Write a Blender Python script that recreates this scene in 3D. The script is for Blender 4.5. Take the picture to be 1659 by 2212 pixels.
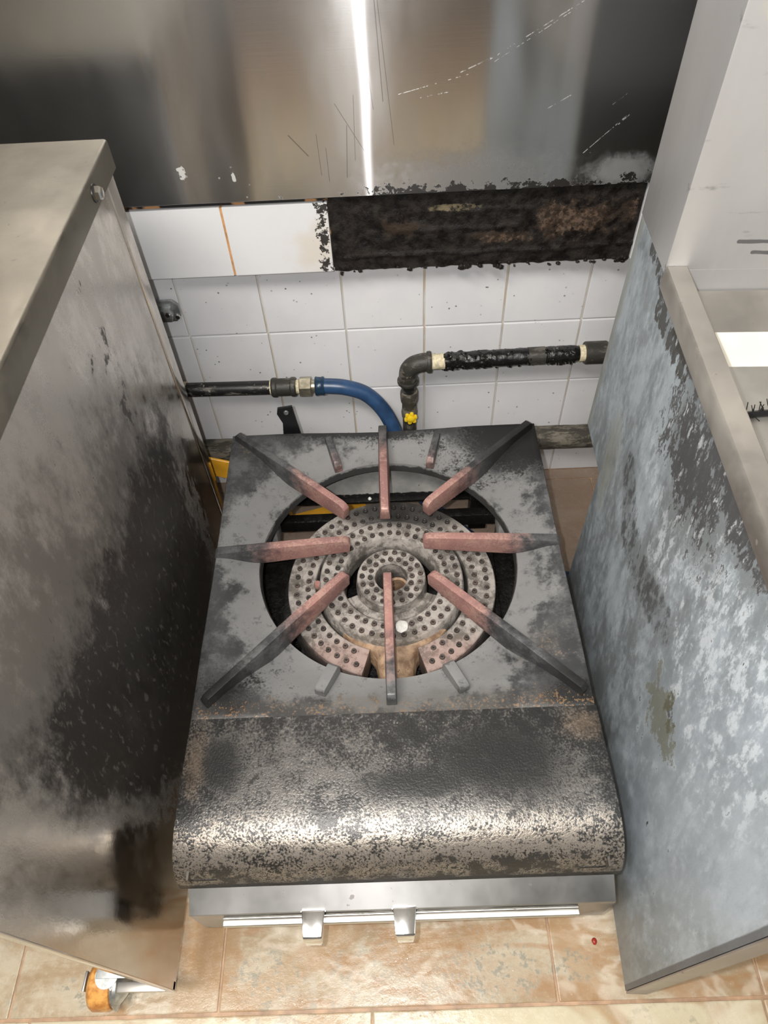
import bpy, bmesh, math, random
from mathutils import Vector, Matrix, noise as mn
random.seed(7)
scene = bpy.context.scene
for o in list(bpy.data.objects):
    bpy.data.objects.remove(o)
COL = scene.collection
PI = math.pi

# ------------------------------------------------------------------ camera
cd = bpy.data.cameras.new('camera')
cam = bpy.data.objects.new('camera', cd)
COL.objects.link(cam)
cd.sensor_fit = 'VERTICAL'
cd.sensor_height = 36.0
cd.lens = 36.0 * 1542.046 / 2212.0
cd.clip_start = 0.01
right = Vector((0.9991, -0.0236, -0.0365))
down = Vector((-0.0411, -0.7862, -0.6167))
fwd = Vector((-0.0141, 0.6176, -0.7864)).normalized()
right = (right - fwd * right.dot(fwd)).normalized()
down = fwd.cross(right)
cm = Matrix((right, -down, -fwd)).transposed().to_4x4()
cm.translation = Vector((0, 0, 1.28955))
cam.matrix_world = cm
scene.camera = cam

# ------------------------------------------------------------------ world, lights, exposure
w = bpy.data.worlds.new('world')
scene.world = w
w.use_nodes = True
w.node_tree.nodes['Background'].inputs[0].default_value = (0.9, 0.92, 1.0, 1)
w.node_tree.nodes['Background'].inputs[1].default_value = 0.30

def lamp(name, kind, loc, power, color, size=None, target=None, size_y=None):
    ld = bpy.data.lights.new(name, kind)
    ld.energy = power
    ld.color = color
    if kind == 'AREA':
        ld.size = size
        if size_y:
            ld.shape = 'RECTANGLE'
            ld.size_y = size_y
    else:
        ld.shadow_soft_size = size
    lo = bpy.data.objects.new(name, ld)
    lo.location = loc
    if target is not None:
        lo.rotation_euler = (Vector(target) - Vector(loc)).to_track_quat('-Z', 'Y').to_euler()
    COL.objects.link(lo)
    return lo
lamp('phone_flash', 'POINT', (-0.038, 0.005, 1.305), 32, (1.0, 0.985, 0.965), 0.006)
lamp('ceiling_lamp_light', 'AREA', (-0.45, -0.35, 2.40), 62, (1.0, 0.955, 0.89), 1.3, (-0.2, 0.1, 0.0), 0.4)
scene.view_settings.view_transform = 'Standard'
scene.view_settings.look = 'None'
scene.view_settings.gamma = 1.0
scene.view_settings.use_curve_mapping = False
scene.view_settings.exposure = -0.2

# ------------------------------------------------------------------ material helper
class Mat:
    def __init__(s, name):
        s.mat = bpy.data.materials.new(name)
        s.mat.use_nodes = True
        s.nt = s.mat.node_tree
        s.b = s.nt.nodes['Principled BSDF']
        g = s.nt.nodes.new('ShaderNodeNewGeometry')
        s.P = g.outputs['Position']
        sp = s.nt.nodes.new('ShaderNodeSeparateXYZ')
        s.nt.links.new(s.P, sp.inputs[0])
        s.x, s.y, s.z = sp.outputs
    def put(s, inp, v):
        if isinstance(v, bpy.types.NodeSocket):
            s.nt.links.new(v, inp)
        elif isinstance(v, (tuple, list)) and inp.type == 'RGBA' and len(v) == 3:
            inp.default_value = (*v, 1)
        else:
            inp.default_value = v
    def m(s, op, a, b=None, clamp=False):
        n = s.nt.nodes.new('ShaderNodeMath')
        n.operation = op
        n.use_clamp = clamp
        s.put(n.inputs[0], a)
        if b is not None:
            s.put(n.inputs[1], b)
        return n.outputs[0]
    def add(s, *a):
        r = a[0]
        for q in a[1:]:
            r = s.m('ADD', r, q)
        return r
    def mul(s, *a):
        r = a[0]
        for q in a[1:]:
            r = s.m('MULTIPLY', r, q)
        return r
    def mx(s, *a):
        r = a[0]
        for q in a[1:]:
            r = s.m('MAXIMUM', r, q)
        return r
    def inv(s, a):
        return s.m('SUBTRACT', 1.0, a, True)
    def vec(s, scale=(1, 1, 1), off=(0, 0, 0), rot=(0, 0, 0)):
        n = s.nt.nodes.new('ShaderNodeMapping')
        n.vector_type = 'POINT'
        s.put(n.inputs[0], s.P)
        n.inputs['Location'].default_value = off
        n.inputs['Rotation'].default_value = rot
        n.inputs['Scale'].default_value = scale
        return n.outputs[0]
    def noise(s, scale, detail=5, rough=0.6, st=None, off=(0, 0, 0), dist=0.0, rot=(0, 0, 0)):
        n = s.nt.nodes.new('ShaderNodeTexNoise')
        s.put(n.inputs['Vector'], s.vec(st or (1, 1, 1), off, rot))
        n.inputs['Scale'].default_value = scale
        n.inputs['Detail'].default_value = detail
        n.inputs['Roughness'].default_value = rough
        n.inputs['Distortion'].default_value = dist
        return n.outputs['Fac']
    def vor(s, scale, st=None, feat='F1'):
        n = s.nt.nodes.new('ShaderNodeTexVoronoi')
        n.feature = feat
        s.put(n.inputs['Vector'], s.vec(st or (1, 1, 1)))
        n.inputs['Scale'].default_value = scale
        return n.outputs['Distance']
    def ss(s, v, lo, hi, a=0.0, b=1.0):
        n = s.nt.nodes.new('ShaderNodeMapRange')
        n.interpolation_type = 'SMOOTHSTEP'
        s.put(n.inputs[0], v)
        n.inputs[1].default_value = lo
        n.inputs[2].default_value = hi
        n.inputs[3].default_value = a
        n.inputs[4].default_value = b
        return n.outputs[0]
    def lin(s, v, lo, hi, a=0.0, b=1.0):
        n = s.nt.nodes.new('ShaderNodeMapRange')
        s.put(n.inputs[0], v)
        n.inputs[1].default_value = lo
        n.inputs[2].default_value = hi
        n.inputs[3].default_value = a
        n.inputs[4].default_value = b
        return n.outputs[0]
    def mix(s, f, a, b):
        n = s.nt.nodes.new('ShaderNodeMix')
        n.data_type = 'RGBA'
        s.put(n.inputs[0], f)
        s.put(n.inputs[6], a)
        s.put(n.inputs[7], b)
        return n.outputs[2]
    def mixf(s, f, a, b):
        n = s.nt.nodes.new('ShaderNodeMix')
        n.data_type = 'FLOAT'
        s.put(n.inputs[0], f)
        s.put(n.inputs[2], a)
        s.put(n.inputs[3], b)
        return n.outputs[0]
    def blob(s, c, r):
        """1 at the centre, 0 on the ellipsoid, negative outside; a zero radius ignores that axis"""
        acc = None
        for ax, cc, rr in zip((s.x, s.y, s.z), c, r):
            if rr:
                d = s.m('DIVIDE', s.m('SUBTRACT', ax, cc), rr)
                d = s.m('MULTIPLY', d, d)
                acc = d if acc is None else s.m('ADD', acc, d)
        return s.m('SUBTRACT', 1.0, s.m('SQRT', acc))
    def seg(s, u, v, a, b, wd):
        """mask of a line a-b in the plane of sockets u, v"""
        dx, dy = b[0] - a[0], b[1] - a[1]
        L = math.hypot(dx, dy)
        dx, dy = dx / L, dy / L
        pu = s.m('SUBTRACT', u, a[0])
        pv = s.m('SUBTRACT', v, a[1])
        t = s.add(s.mul(pu, dx), s.mul(pv, dy))
        tc = s.m('MINIMUM', s.m('MAXIMUM', t, 0.0), L)
        d1 = s.m('SUBTRACT', t, tc)
        d2 = s.m('SUBTRACT', s.mul(pu, dy), s.mul(pv, dx))
        d = s.m('SQRT', s.add(s.mul(d1, d1), s.mul(d2, d2)))
        return s.ss(d, wd * 0.4, wd, 1.0, 0.0)
    def bump(s, h, strength=0.3, dist=0.002, chain=None):
        n = s.nt.nodes.new('ShaderNodeBump')
        s.put(n.inputs['Height'], h)
        n.inputs['Strength'].default_value = strength
        n.inputs['Distance'].default_value = dist
        if chain is not None:
            s.put(n.inputs['Normal'], chain)
        s.put(s.b.inputs['Normal'], n.outputs[0])
        return n.outputs[0]
    def out(s, col, rough, metal=0.0, layers=(), spec=None):
        for (mask, c, r, mt) in layers:
            if c is not None:
                col = s.mix(mask, col, c)
            if r is not None:
                rough = s.mixf(mask, rough, r)
            if mt is not None:
                metal = s.mixf(mask, metal, mt)
        s.put(s.b.inputs['Base Color'], col)
        s.put(s.b.inputs['Roughness'], rough)
        s.put(s.b.inputs['Metallic'], metal)
        if spec is not None:
            s.b.inputs['Specular IOR Level'].default_value = spec
        return s.mat
    def aniso(s, amount, tangent):
        c = s.nt.nodes.new('ShaderNodeCombineXYZ')
        for i in range(3):
            c.inputs[i].default_value = tangent[i]
        s.b.inputs['Anisotropic'].default_value = amount
        s.put(s.b.inputs['Tangent'], c.outputs[0])

def simple(name, col, rough=0.5, metal=0.0, var=0.0, scale=30):
    q = Mat(name)
    if var:
        c = q.mix(q.ss(q.noise(scale), 0.3, 0.7), tuple(v * (1 - var) for v in col), tuple(min(1, v * (1 + var)) for v in col))
    else:
        c = col
    return q.out(c, rough, metal)

M = {}

# stainless splashback, brushed along x
q = Mat('splashback steel')
big = q.noise(2.2, 3, 0.5)
smear = q.noise(7, 5, 0.6, st=(1, 1, 0.35))
rough = q.ss(smear, 0.35, 0.7, 0.13, 0.22)
col = q.mix(q.ss(big, 0.3, 0.7), (0.60, 0.605, 0.61), (0.69, 0.695, 0.70))
brush = q.noise(260, 3, 0.7, st=(0.02, 1, 1))
fine = q.noise(60, 4, 0.7)
haze = q.ss(q.add(q.blob((0.14, 0, 0.745), (0.20, 0, 0.06)), q.lin(fine, 0, 1, -0.5, 0.5)), 0.0, 0.9)
haze2 = q.ss(q.add(q.blob((0.365, 0, 0.745), (0.07, 0, 0.035)), q.lin(fine, 0, 1, -0.5, 0.5)), 0.0, 0.7)
n1 = q.noise(55, 6, 0.7)
edge = q.mul(q.ss(q.z, 0.725, 0.762, 1.0, 0.0), q.ss(q.x, -0.13, 0.02), q.ss(q.x, 0.26, 0.42, 1.0, 0.75))
soot = q.mul(q.ss(q.add(n1, q.mul(edge, 0.24)), 0.71, 0.735), q.ss(edge, 0.0, 0.1))
edge2 = q.ss(q.z, 0.7235, 0.732, 1.0, 0.0)
soot2 = q.mul(q.ss(q.add(q.noise(38, 5, 0.65, off=(3, 0, 0)), q.mul(edge2, q.ss(q.x, -0.10, 0.06), 0.27)), 0.66, 0.70), q.ss(edge2, 0.0, 0.1))
spots = q.mul(q.ss(q.vor(60, (1, 0, 1)), 0.07, 0.11, 1.0, 0.0), q.ss(q.noise(9, 2), 0.56, 0.62), q.ss(q.z, 0.75, 0.79, 1.0, 0.0))
soot = q.mx(soot, soot2, spots)
white = 0
for a, b, wd in [((0.030, 0.868), (0.125, 0.889), 0.0006), ((0.115, 0.892), (0.166, 0.912), 0.0009), ((0.150, 0.904), (0.30, 0.985), 0.0008), ((0.16, 0.903), (0.26, 0.96), 0.0006),
                 ((0.302, 0.775), (0.356, 0.826), 0.0008), ((0.345, 0.813), (0.358, 0.826), 0.0009), ((0.06, 0.862), (0.10, 0.868), 0.001), ((0.24, 0.84), (0.27, 0.856), 0.0008), ((0.33, 0.84), (0.35, 0.855), 0.0007)]:
    white = q.mx(white, q.seg(q.x, q.z, a, b, wd))
white = q.mul(white, q.ss(q.noise(150, 4, 0.7), 0.47, 0.58), 0.75)
chip = q.mx(q.blob((-0.2965, 0, 0.7735), (0.006, 0, 0.013)), q.blob((-0.2205, 0, 0.763), (0.003, 0, 0.009)))
chip = q.ss(q.add(chip, q.lin(q.noise(190, 3), 0, 1, -0.9, 0.9)), 0.1, 0.3)
chip = q.mul(chip, q.ss(q.blob((-0.262, 0, 0.77), (0.06, 0, 0.03)), 0.0, 0.1))
dark = 0
for a, b, wd in [((-0.045, 0.83), (-0.050, 0.755), 0.0008), ((-0.012, 0.93), (-0.020, 0.80), 0.0008), ((-0.018, 0.96), (-0.006, 0.85), 0.0007), ((-0.06, 0.86), (-0.02, 0.79), 0.0007),
                 ((-0.09, 0.82), (-0.088, 0.76), 0.0006), ((0.0, 1.0), (0.008, 0.86), 0.0008), ((-0.078, 0.80), (-0.077, 0.75), 0.0006), ((0.004, 0.99), (0.022, 0.80), 0.0006), ((-0.033, 0.87), (-0.036, 0.78), 0.0006),
                 ((-0.13, 0.82), (-0.105, 0.79), 0.0012)]:
    dark = q.mx(dark, q.seg(q.x, q.z, a, b, wd))
M['splash'] = q.out(col, rough, 1.0, [
    (q.mul(haze, 0.6), (0.15, 0.145, 0.14), 0.40, 0.6), (q.mul(haze2, 0.5), (0.24, 0.25, 0.25), 0.5, 0.3),
    (q.mul(dark, 0.6), (0.10, 0.10, 0.10), None, None), (white, (0.9, 0.9, 0.88), 0.5, 0.3),
    (chip, (0.62, 0.62, 0.60), 0.6, 0.0), (soot, (0.012, 0.010, 0.009), 0.7, 0.0)])
q.aniso(0.93, (0, 0, 1))
c1 = q.bump(q.noise(2.6, 2, 0.4, off=(4, 0, 1)), 0.06, 0.03)
q.bump(brush, 0.05, 0.0006, c1)
# long vertical streak of the brush lines: a second, very anisotropic lobe
gl_ = q.nt.nodes.new('ShaderNodeBsdfAnisotropic')
gl_.distribution = 'BECKMANN'
gl_.inputs['Color'].default_value = (0.24, 0.24, 0.245, 1)
gl_.inputs['Roughness'].default_value = 0.20
gl_.inputs['Anisotropy'].default_value = 0.89
tg = q.nt.nodes.new('ShaderNodeCombineXYZ')
tg.inputs[0].default_value = 1.0
q.put(gl_.inputs['Tangent'], tg.outputs[0])
q.put(gl_.inputs['Normal'], c1)
ms = q.nt.nodes.new('ShaderNodeMixShader')
q.put(ms.inputs[0], q.mul(q.inv(q.mx(soot, haze, haze2)), 0.28))
q.put(ms.inputs[1], q.b.outputs[0])
q.put(ms.inputs[2], gl_.outputs[0])
q.put(q.nt.nodes['Material Output'].inputs['Surface'], ms.outputs[0])

# general stainless (left cabinet top, range)
def steel(name, c=(0.58, 0.56, 0.53), r=0.24, film=0.3, fc=(0.45, 0.42, 0.38), an=0.0, tan=(0, 1, 0), wave=0.06):
    q = Mat(name)
    sm = q.noise(9, 5, 0.6, st=(1, 0.6, 1))
    f = q.mul(q.ss(q.noise(5, 6, 0.65), 0.35, 0.75), film)
    sp = q.mul(q.ss(q.noise(70, 3, 0.5), 0.70, 0.74), 0.6)
    m_ = q.out(q.mix(q.ss(sm, 0.3, 0.7), tuple(v * 0.88 for v in c), c), q.ss(sm, 0.3, 0.7, r, r + 0.12), 1.0,
               [(f, fc, 0.5, 0.3), (sp, (0.12, 0.10, 0.09), 0.6, 0.2)])
    if an:
        q.aniso(an, tan)
    q.bump(q.noise(4, 2, 0.4), wave, 0.02)
    return m_
M['steel_top'] = steel('warm cabinet top steel', (0.23, 0.208, 0.170), 0.32, 1.3, (0.140, 0.124, 0.098))
M['steel'] = steel('plain stainless steel')
q = Mat('pale riser steel')
n1 = q.noise(5, 5, 0.6, st=(1, 1, 0.5))
n2 = q.noise(18, 5, 0.6, st=(1, 1, 0.3))
scf = q.mx(q.seg(q.x, q.z, (0.405, 0.8255), (0.46, 0.8245), 0.0035), q.seg(q.x, q.z, (0.425, 0.8116), (0.46, 0.8108), 0.0035))
scf = q.mul(q.ss(q.add(scf, q.lin(q.noise(60, 4, 0.6, st=(0.3, 1, 1)), 0.3, 0.7, -0.6, 0.6)), 0.3, 0.9), q.ss(q.y, 0.75, 0.745))
yel = q.ss(q.add(q.blob((0.37, 0, 1.055), (0.03, 0, 0.02)), q.lin(n2, 0.3, 0.7, -0.5, 0.5)), 0.1, 0.6)
M['steel_riser'] = q.out(q.mix(q.ss(n1, 0.35, 0.65), (0.50, 0.497, 0.50), (0.56, 0.557, 0.556)), 0.45, 0.55, [
    (q.mul(q.ss(n2, 0.52, 0.7), 0.3), (0.42, 0.415, 0.41), 0.5, None), (q.mul(scf, 0.8), (0.09, 0.09, 0.095), 0.5, None), (q.mul(yel, 0.6), (0.45, 0.40, 0.2), 0.5, 0.1)])
M['steel_rim'] = steel('worn rim steel', (0.52, 0.49, 0.45), 0.42, 0.7, (0.44, 0.41, 0.36))
M['flange'] = steel('pinkish grey flange', (0.42, 0.39, 0.37), 0.4, 0.9, (0.30, 0.27, 0.255))
M['steel_bright'] = steel('bright tank steel', (0.62, 0.60, 0.56), 0.32, 0.4, (0.5, 0.47, 0.41))
M['steel_fascia'] = steel('brushed fascia steel', (0.40, 0.40, 0.40), 0.30, 0.5, (0.30, 0.30, 0.29), 0.8, (0, 1, 0), 0.02)
M['slope_glare'] = simple('slope steel with painted glare', (0.70, 0.665, 0.59), 0.35, 0.0, 0.04, 20)  # steel slope; the flash reflection is painted in as a pale matt colour
M['zinc'] = simple('zinc plated', (0.5, 0.52, 0.52), 0.42, 0.9, 0.3, 60)
M['chrome'] = simple('chrome', (0.80, 0.80, 0.80), 0.12, 1.0, 0.05, 200)
M['dark_steel'] = simple('dark rear sheet', (0.30, 0.29, 0.27), 0.4, 0.9, 0.2, 9)

# left cabinet side sheet: mirror steel, soot burnt on in the middle
q = Mat('sooty cabinet side steel')
n1 = q.noise(13, 7, 0.68, st=(1, 1, 0.55))
n2 = q.noise(36, 6, 0.7, st=(1, 1, 0.6), off=(0, 2, 1))
n3 = q.noise(90, 4, 0.65, st=(1, 1, 0.5))
f1 = q.lin(n1, 0.25, 0.75, -0.55, 0.55)
f2 = q.lin(n2, 0.25, 0.75, -0.6, 0.6)
core = q.m('MINIMUM', q.m('MINIMUM', q.lin(q.add(q.z, q.mul(q.y, 0.16)), 0.770, 0.600, -0.25, 1.0), q.lin(q.y, 0.14, 0.29, -0.25, 1.0)), q.m('MINIMUM', q.lin(q.y, 0.86, 0.70, -0.25, 1.0), q.lin(q.add(q.z, q.mul(q.y, 1.2)), 0.50, 0.72, -0.1, 1.0)))
soot = q.ss(q.add(core, q.mul(f1, 0.45), q.mul(f2, 0.55), q.mul(q.lin(n3, 0.25, 0.75, -0.6, 0.6), 0.35)), 0.12, 0.72)
halo = q.mx(q.blob((0, 0.55, 0.53), (0, 0.30, 0.24)), q.blob((0, 0.33, 0.60), (0, 0.28, 0.27)))
halo = q.ss(q.add(halo, q.mul(f1, 0.45), q.mul(f2, 0.7)), -0.10, 0.65)
clr = q.ss(q.add(q.y, q.mul(q.z, 0.27), q.mul(f1, 0.035), q.mul(f2, 0.02)), 0.330, 0.395)
soot = q.mul(soot, clr)
halo = q.mul(halo, q.mx(clr, 0.12))
flk = q.mul(q.ss(q.add(n2, q.mul(q.blob((0, 0.69, 0.70), (0, 0.06, 0.2)), 0.10)), 0.655, 0.69), q.ss(q.blob((0, 0.65, 0.66), (0, 0.16, 0.26)), 0.0, 0.3))
flk = q.mx(flk, q.mul(q.ss(n3, 0.66, 0.70), q.ss(q.blob((0, 0.5, 0.58), (0, 0.3, 0.3)), 0.0, 0.5)))
pale = q.mul(q.ss(q.add(n3, q.mul(f1, 0.12), q.mul(f2, 0.06)), 0.56, 0.68), 0.55)
dust = q.ss(q.add(n1, q.mul(q.ss(q.z, 0.45, 0.75), 0.28)), 0.45, 0.85)
gl = q.ss(q.vor(120, (0, 1, 0.6)), 0.05, 0.08, 1.0, 0.0)
gl = q.mul(gl, q.ss(q.noise(22, 2, off=(0, 5, 0)), 0.62, 0.66))
M['soot_side'] = q.out((0.62, 0.585, 0.54), q.ss(n1, 0.3, 0.7, 0.10, 0.20), 1.0, [
    (q.mul(dust, q.mx(q.ss(q.z, 0.45, 0.65), 0.35), 0.6), (0.37, 0.34, 0.31), 0.42, 0.30), (q.mul(halo, 0.80), (0.085, 0.077, 0.068), 0.42, 0.25),
    (q.mul(flk, 0.85), (0.04, 0.036, 0.032), 0.6, 0.0), (q.mul(soot, 0.95), (0.012, 0.0105, 0.009), 0.36, 0.0),
    (q.mul(pale, soot), (0.15, 0.138, 0.122), 0.6, 0.0), (q.mul(gl, halo), (0.5, 0.48, 0.44), 0.3, 0.5)])
cc = q.bump(q.noise(5, 2, 0.4), 0.05, 0.02)
q.bump(q.add(n2, q.mul(n3, 0.5)), 0.10, 0.002, cc)

# right range side: dull zinc grey sheet with white bloom and dark burnt field
q = Mat('mottled zinc side')
n1 = q.noise(9, 7, 0.65, st=(1, 1, 0.5), rot=(0.5, 0, 0))
n2 = q.noise(30, 7, 0.72, st=(1, 1, 0.55), rot=(0.45, 0, 0))
n3 = q.noise(85, 5, 0.7, st=(1, 1, 0.45), rot=(0.3, 0, 0))
f1 = q.lin(n1, 0.25, 0.75, -0.6, 0.6)
f2 = q.lin(n2, 0.25, 0.75, -0.6, 0.6)
f3 = q.lin(n3, 0.25, 0.75, -0.6, 0.6)
col = q.mix(q.ss(q.add(n1, q.mul(f2, 0.30), q.mul(f3, 0.22)), 0.34, 0.66), (0.25, 0.280, 0.295), (0.45, 0.51, 0.555))
n2b = q.noise(58, 6, 0.72, st=(1, 1, 0.42), rot=(0.35, 0, 0), off=(1, 2, 3))
bloom = q.ss(q.add(q.mul(n2, 0.45), q.mul(n2b, 0.55), q.mul(f3, 0.30), q.mul(q.ss(q.y, 0.5, 0.2), 0.04), q.mul(q.blob((0, 0.45, 0.66), (0, 0.25, 0.2)), 0.05)), 0.53, 0.66)
front = q.ss(q.add(q.blob((0, 0.22, 0.45), (0, 0.25, 0.5)), q.mul(f1, 0.6)), 0.0, 0.7)
burnt = q.mx(q.blob((0, 0.505, 0.705), (0, 0.12, 0.085)), q.blob((0, 0.42, 0.765), (0, 0.13, 0.045)), q.blob((0, 0.60, 0.770), (0, 0.10, 0.016)))
burnt = q.ss(q.add(burnt, q.mul(f2, 0.95), q.mul(f3, 1.1), q.mul(q.lin(n2b, 0.25, 0.75, -0.6, 0.6), 0.7)), 0.12, 0.40)
arc = q.mx(q.seg(q.y, q.z, (0.645, 0.535), (0.585, 0.478), 0.05), q.seg(q.y, q.z, (0.585, 0.478), (0.50, 0.485), 0.055), q.seg(q.y, q.z, (0.50, 0.485), (0.415, 0.525), 0.05))
arc = q.ss(q.add(q.mul(arc, 0.55), q.mul(f2, 0.45), q.mul(f3, 0.7)), 0.30, 0.72)
dirt = q.mx(q.seg(q.y, q.z, (0.80, 0.780), (0.742, 0.774), 0.017), q.seg(q.y, q.z, (0.745, 0.772), (0.70, 0.760), 0.016), q.seg(q.y, q.z, (0.72, 0.745), (0.60, 0.755), 0.022))
dirt = q.ss(q.add(dirt, q.mul(f3, 1.6), q.mul(f2, 0.5)), 0.70, 0.95)
olive = q.ss(q.add(q.blob((0, 0.335, 0.45), (0, 0.07, 0.07)), q.mul(f2, 0.9), q.mul(f3, 0.6)), 0.30, 0.42)
olive2 = q.ss(q.add(q.mx(q.ss(q.y, 0.83, 0.875), q.mul(q.blob((0, 0.73, 0.46), (0, 0.10, 0.22)), 0.9)), q.mul(f1, 0.5), q.mul(f2, 0.5)), 0.45, 0.9)
speck = q.mx(q.mul(q.ss(n3, 0.66, 0.70), q.ss(q.blob((0, 0.36, 0.47), (0, 0.28, 0.22)), 0.0, 0.6)), q.ss(q.add(q.blob((0, 0.325, 0.475), (0, 0.055, 0.045)), q.mul(f3, 1.3), q.mul(f2, 0.4)), 0.62, 0.75))
low = q.ss(q.add(q.ss(q.z, 0.22, 0.08), q.mul(f1, 0.4)), 0.2, 1.0)
edge = q.ss(q.add(q.ss(q.y, 0.094, 0.087), q.mul(f3, 0.2)), 0.4, 0.8)
M['zinc_side'] = q.out(col, q.ss(n2, 0.3, 0.7, 0.40, 0.62), 0.25, [
    (q.mul(front, 0.6), (0.45, 0.515, 0.59), None, None), (q.mul(bloom, q.mx(0.22, q.ss(q.mx(q.blob((0, 0.45, 0.66), (0, 0.26, 0.20)), q.blob((0, 0.30, 0.62), (0, 0.2, 0.22))), 0.0, 0.5, 0.0, 0.72))), (0.62, 0.675, 0.72), 0.7, 0.0),
    (q.mul(olive2, 0.55), (0.22, 0.21, 0.14), 0.6, 0.0), (q.mul(low, 0.5), (0.22, 0.22, 0.19), 0.45, 0.2),
    (q.mul(burnt, 0.92), (0.070, 0.069, 0.070), 0.5, 0.2), (q.mul(arc, 0.85), (0.035, 0.033, 0.033), 0.6, 0.0),
    (q.mul(q.ss(q.add(q.mul(n2b, 0.5), q.mul(n3, 0.6)), 0.60, 0.66), q.ss(q.blob((0, 0.48, 0.70), (0, 0.22, 0.16)), 0.0, 0.4), 0.8), (0.50, 0.54, 0.57), 0.7, 0.0), (q.mul(speck, 0.8), (0.05, 0.048, 0.042), 0.6, 0.0), (q.mul(olive, 0.7), (0.13, 0.125, 0.07), 0.6, 0.0),
    (q.mul(dirt, 0.9), (0.045, 0.042, 0.036), 0.7, 0.0), (q.mul(edge, 0.8), (0.07, 0.075, 0.085), 0.4, 0.3)])
q.bump(q.add(n2, q.mul(n3, 0.6)), 0.22, 0.002)

# white wall tile, grout
q = Mat('glazed white tile')
n1 = q.noise(6, 4)
sp = q.mul(q.ss(q.vor(70, (1, 1, 1)), 0.10, 0.15, 1.0, 0.0), q.ss(q.noise(16, 3), 0.52, 0.60))
sp2 = q.ss(q.noise(150, 3, 0.6), 0.74, 0.77)
film = q.ss(q.noise(12, 6, 0.65, st=(1, 1, 0.6)), 0.5, 0.75)
M['tile'] = q.out(q.mix(q.ss(n1, 0.3, 0.7), (0.70, 0.70, 0.73), (0.76, 0.76, 0.77)), 0.16, 0.0, [
    (q.mul(film, 0.22), (0.58, 0.56, 0.52), 0.3, None), (q.mul(q.mx(sp, sp2), 0.85), (0.10, 0.09, 0.08), 0.6, None)])
q = Mat('glazed ledge tile')
n1 = q.noise(14, 6, 0.65)
yel = q.ss(q.add(q.blob((-0.115, 0, 0.64), (0.05, 0, 0.08)), q.lin(n1, 0.25, 0.75, -0.6, 0.6)), 0.0, 0.9)
sm = q.mx(q.blob((-0.095, 0, 0.70), (0.018, 0, 0.022)), q.blob((-0.097, 0, 0.60), (0.018, 0, 0.030)), q.mul(q.blob((-0.097, 0, 0.65), (0.014, 0, 0.09)), 0.8))
sm = q.ss(q.add(sm, q.lin(q.noise(95, 5, 0.7), 0.25, 0.75, -0.8, 0.8)), 0.42, 0.58)
wat = q.mul(q.ss(q.noise(30, 5, 0.6), 0.5, 0.7), 0.18)
edgeb = q.mul(q.ss(q.x, 0.38, 0.40, 0.0, 0.0), 1.0)
M['ledge_tile'] = q.out((0.70, 0.705, 0.72), 0.18, 0.0, [(wat, (0.62, 0.62, 0.63), 0.25, None), (q.mul(yel, 0.45), (0.62, 0.52, 0.38), 0.3, None), (sm, (0.03, 0.026, 0.022), 0.7, None)])
q = Mat('grout')
M['grout'] = q.out(q.mix(q.ss(q.noise(11, 4), 0.35, 0.65), (0.56, 0.46, 0.33), (0.64, 0.62, 0.58)), 0.9)
q = Mat('rusty mortar line')
M['rust_grout'] = q.out(q.mix(q.ss(q.noise(22, 4), 0.53, 0.62), (0.02, 0.018, 0.016), (0.50, 0.26, 0.11)), 0.8)

M['rust_joint'] = simple('orange stained joint', (0.52, 0.27, 0.11), 0.8, 0, 0.3, 40)

# scorched strip
q = Mat('burnt grease crust')
n1 = q.noise(16, 7, 0.68)
n2 = q.noise(48, 6, 0.7)
f1 = q.lin(n1, 0.25, 0.75, -0.6, 0.6)
f2 = q.lin(n2, 0.25, 0.75, -0.6, 0.6)
br = q.mx(q.blob((0.20, 0, 0.637), (0.10, 0, 0.022)), q.blob((0.27, 0, 0.675), (0.025, 0, 0.035)), q.blob((0.31, 0, 0.66), (0.12, 0, 0.06)), q.blob((0.03, 0, 0.66), (0.07, 0, 0.05)), q.blob((0.40, 0, 0.67), (0.025, 0, 0.05)))
brn = q.ss(q.add(br, q.mul(f1, 0.7), q.mul(f2, 0.7)), 0.42, 0.75)
tan = q.ss(q.add(q.mx(q.blob((0.205, 0, 0.632), (0.07, 0, 0.013)), q.blob((0.275, 0, 0.675), (0.018, 0, 0.03)), q.blob((0.405, 0, 0.675), (0.012, 0, 0.035)), q.blob((0.31, 0, 0.66), (0.10, 0, 0.05))), q.mul(f2, 0.9)), 0.45, 0.65)
gold = q.ss(q.add(q.blob((0.115, 0, 0.6905), (0.055, 0, 0.008)), q.mul(f2, 0.5)), 0.15, 0.4)
lowb = q.ss(q.z, 0.605, 0.615)
M['crust'] = q.out(q.mix(q.ss(n2, 0.35, 0.65), (0.006, 0.005, 0.005), (0.022, 0.018, 0.015)), q.ss(n2, 0.35, 0.65, 0.35, 0.7), 0.0, [
    (q.mul(brn, lowb, 0.8), (0.040, 0.027, 0.019), 0.55, None), (q.mul(tan, lowb, q.ss(q.noise(120, 4, 0.7), 0.42, 0.62), 0.7), (0.15, 0.10, 0.07), 0.6, None), (q.mul(gold, q.ss(q.noise(70, 4, 0.7), 0.38, 0.55), 0.7), (0.22, 0.18, 0.11), 0.35, 0.3)], 0.25)
q.bump(q.add(n1, n2), 0.6, 0.006)

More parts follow.
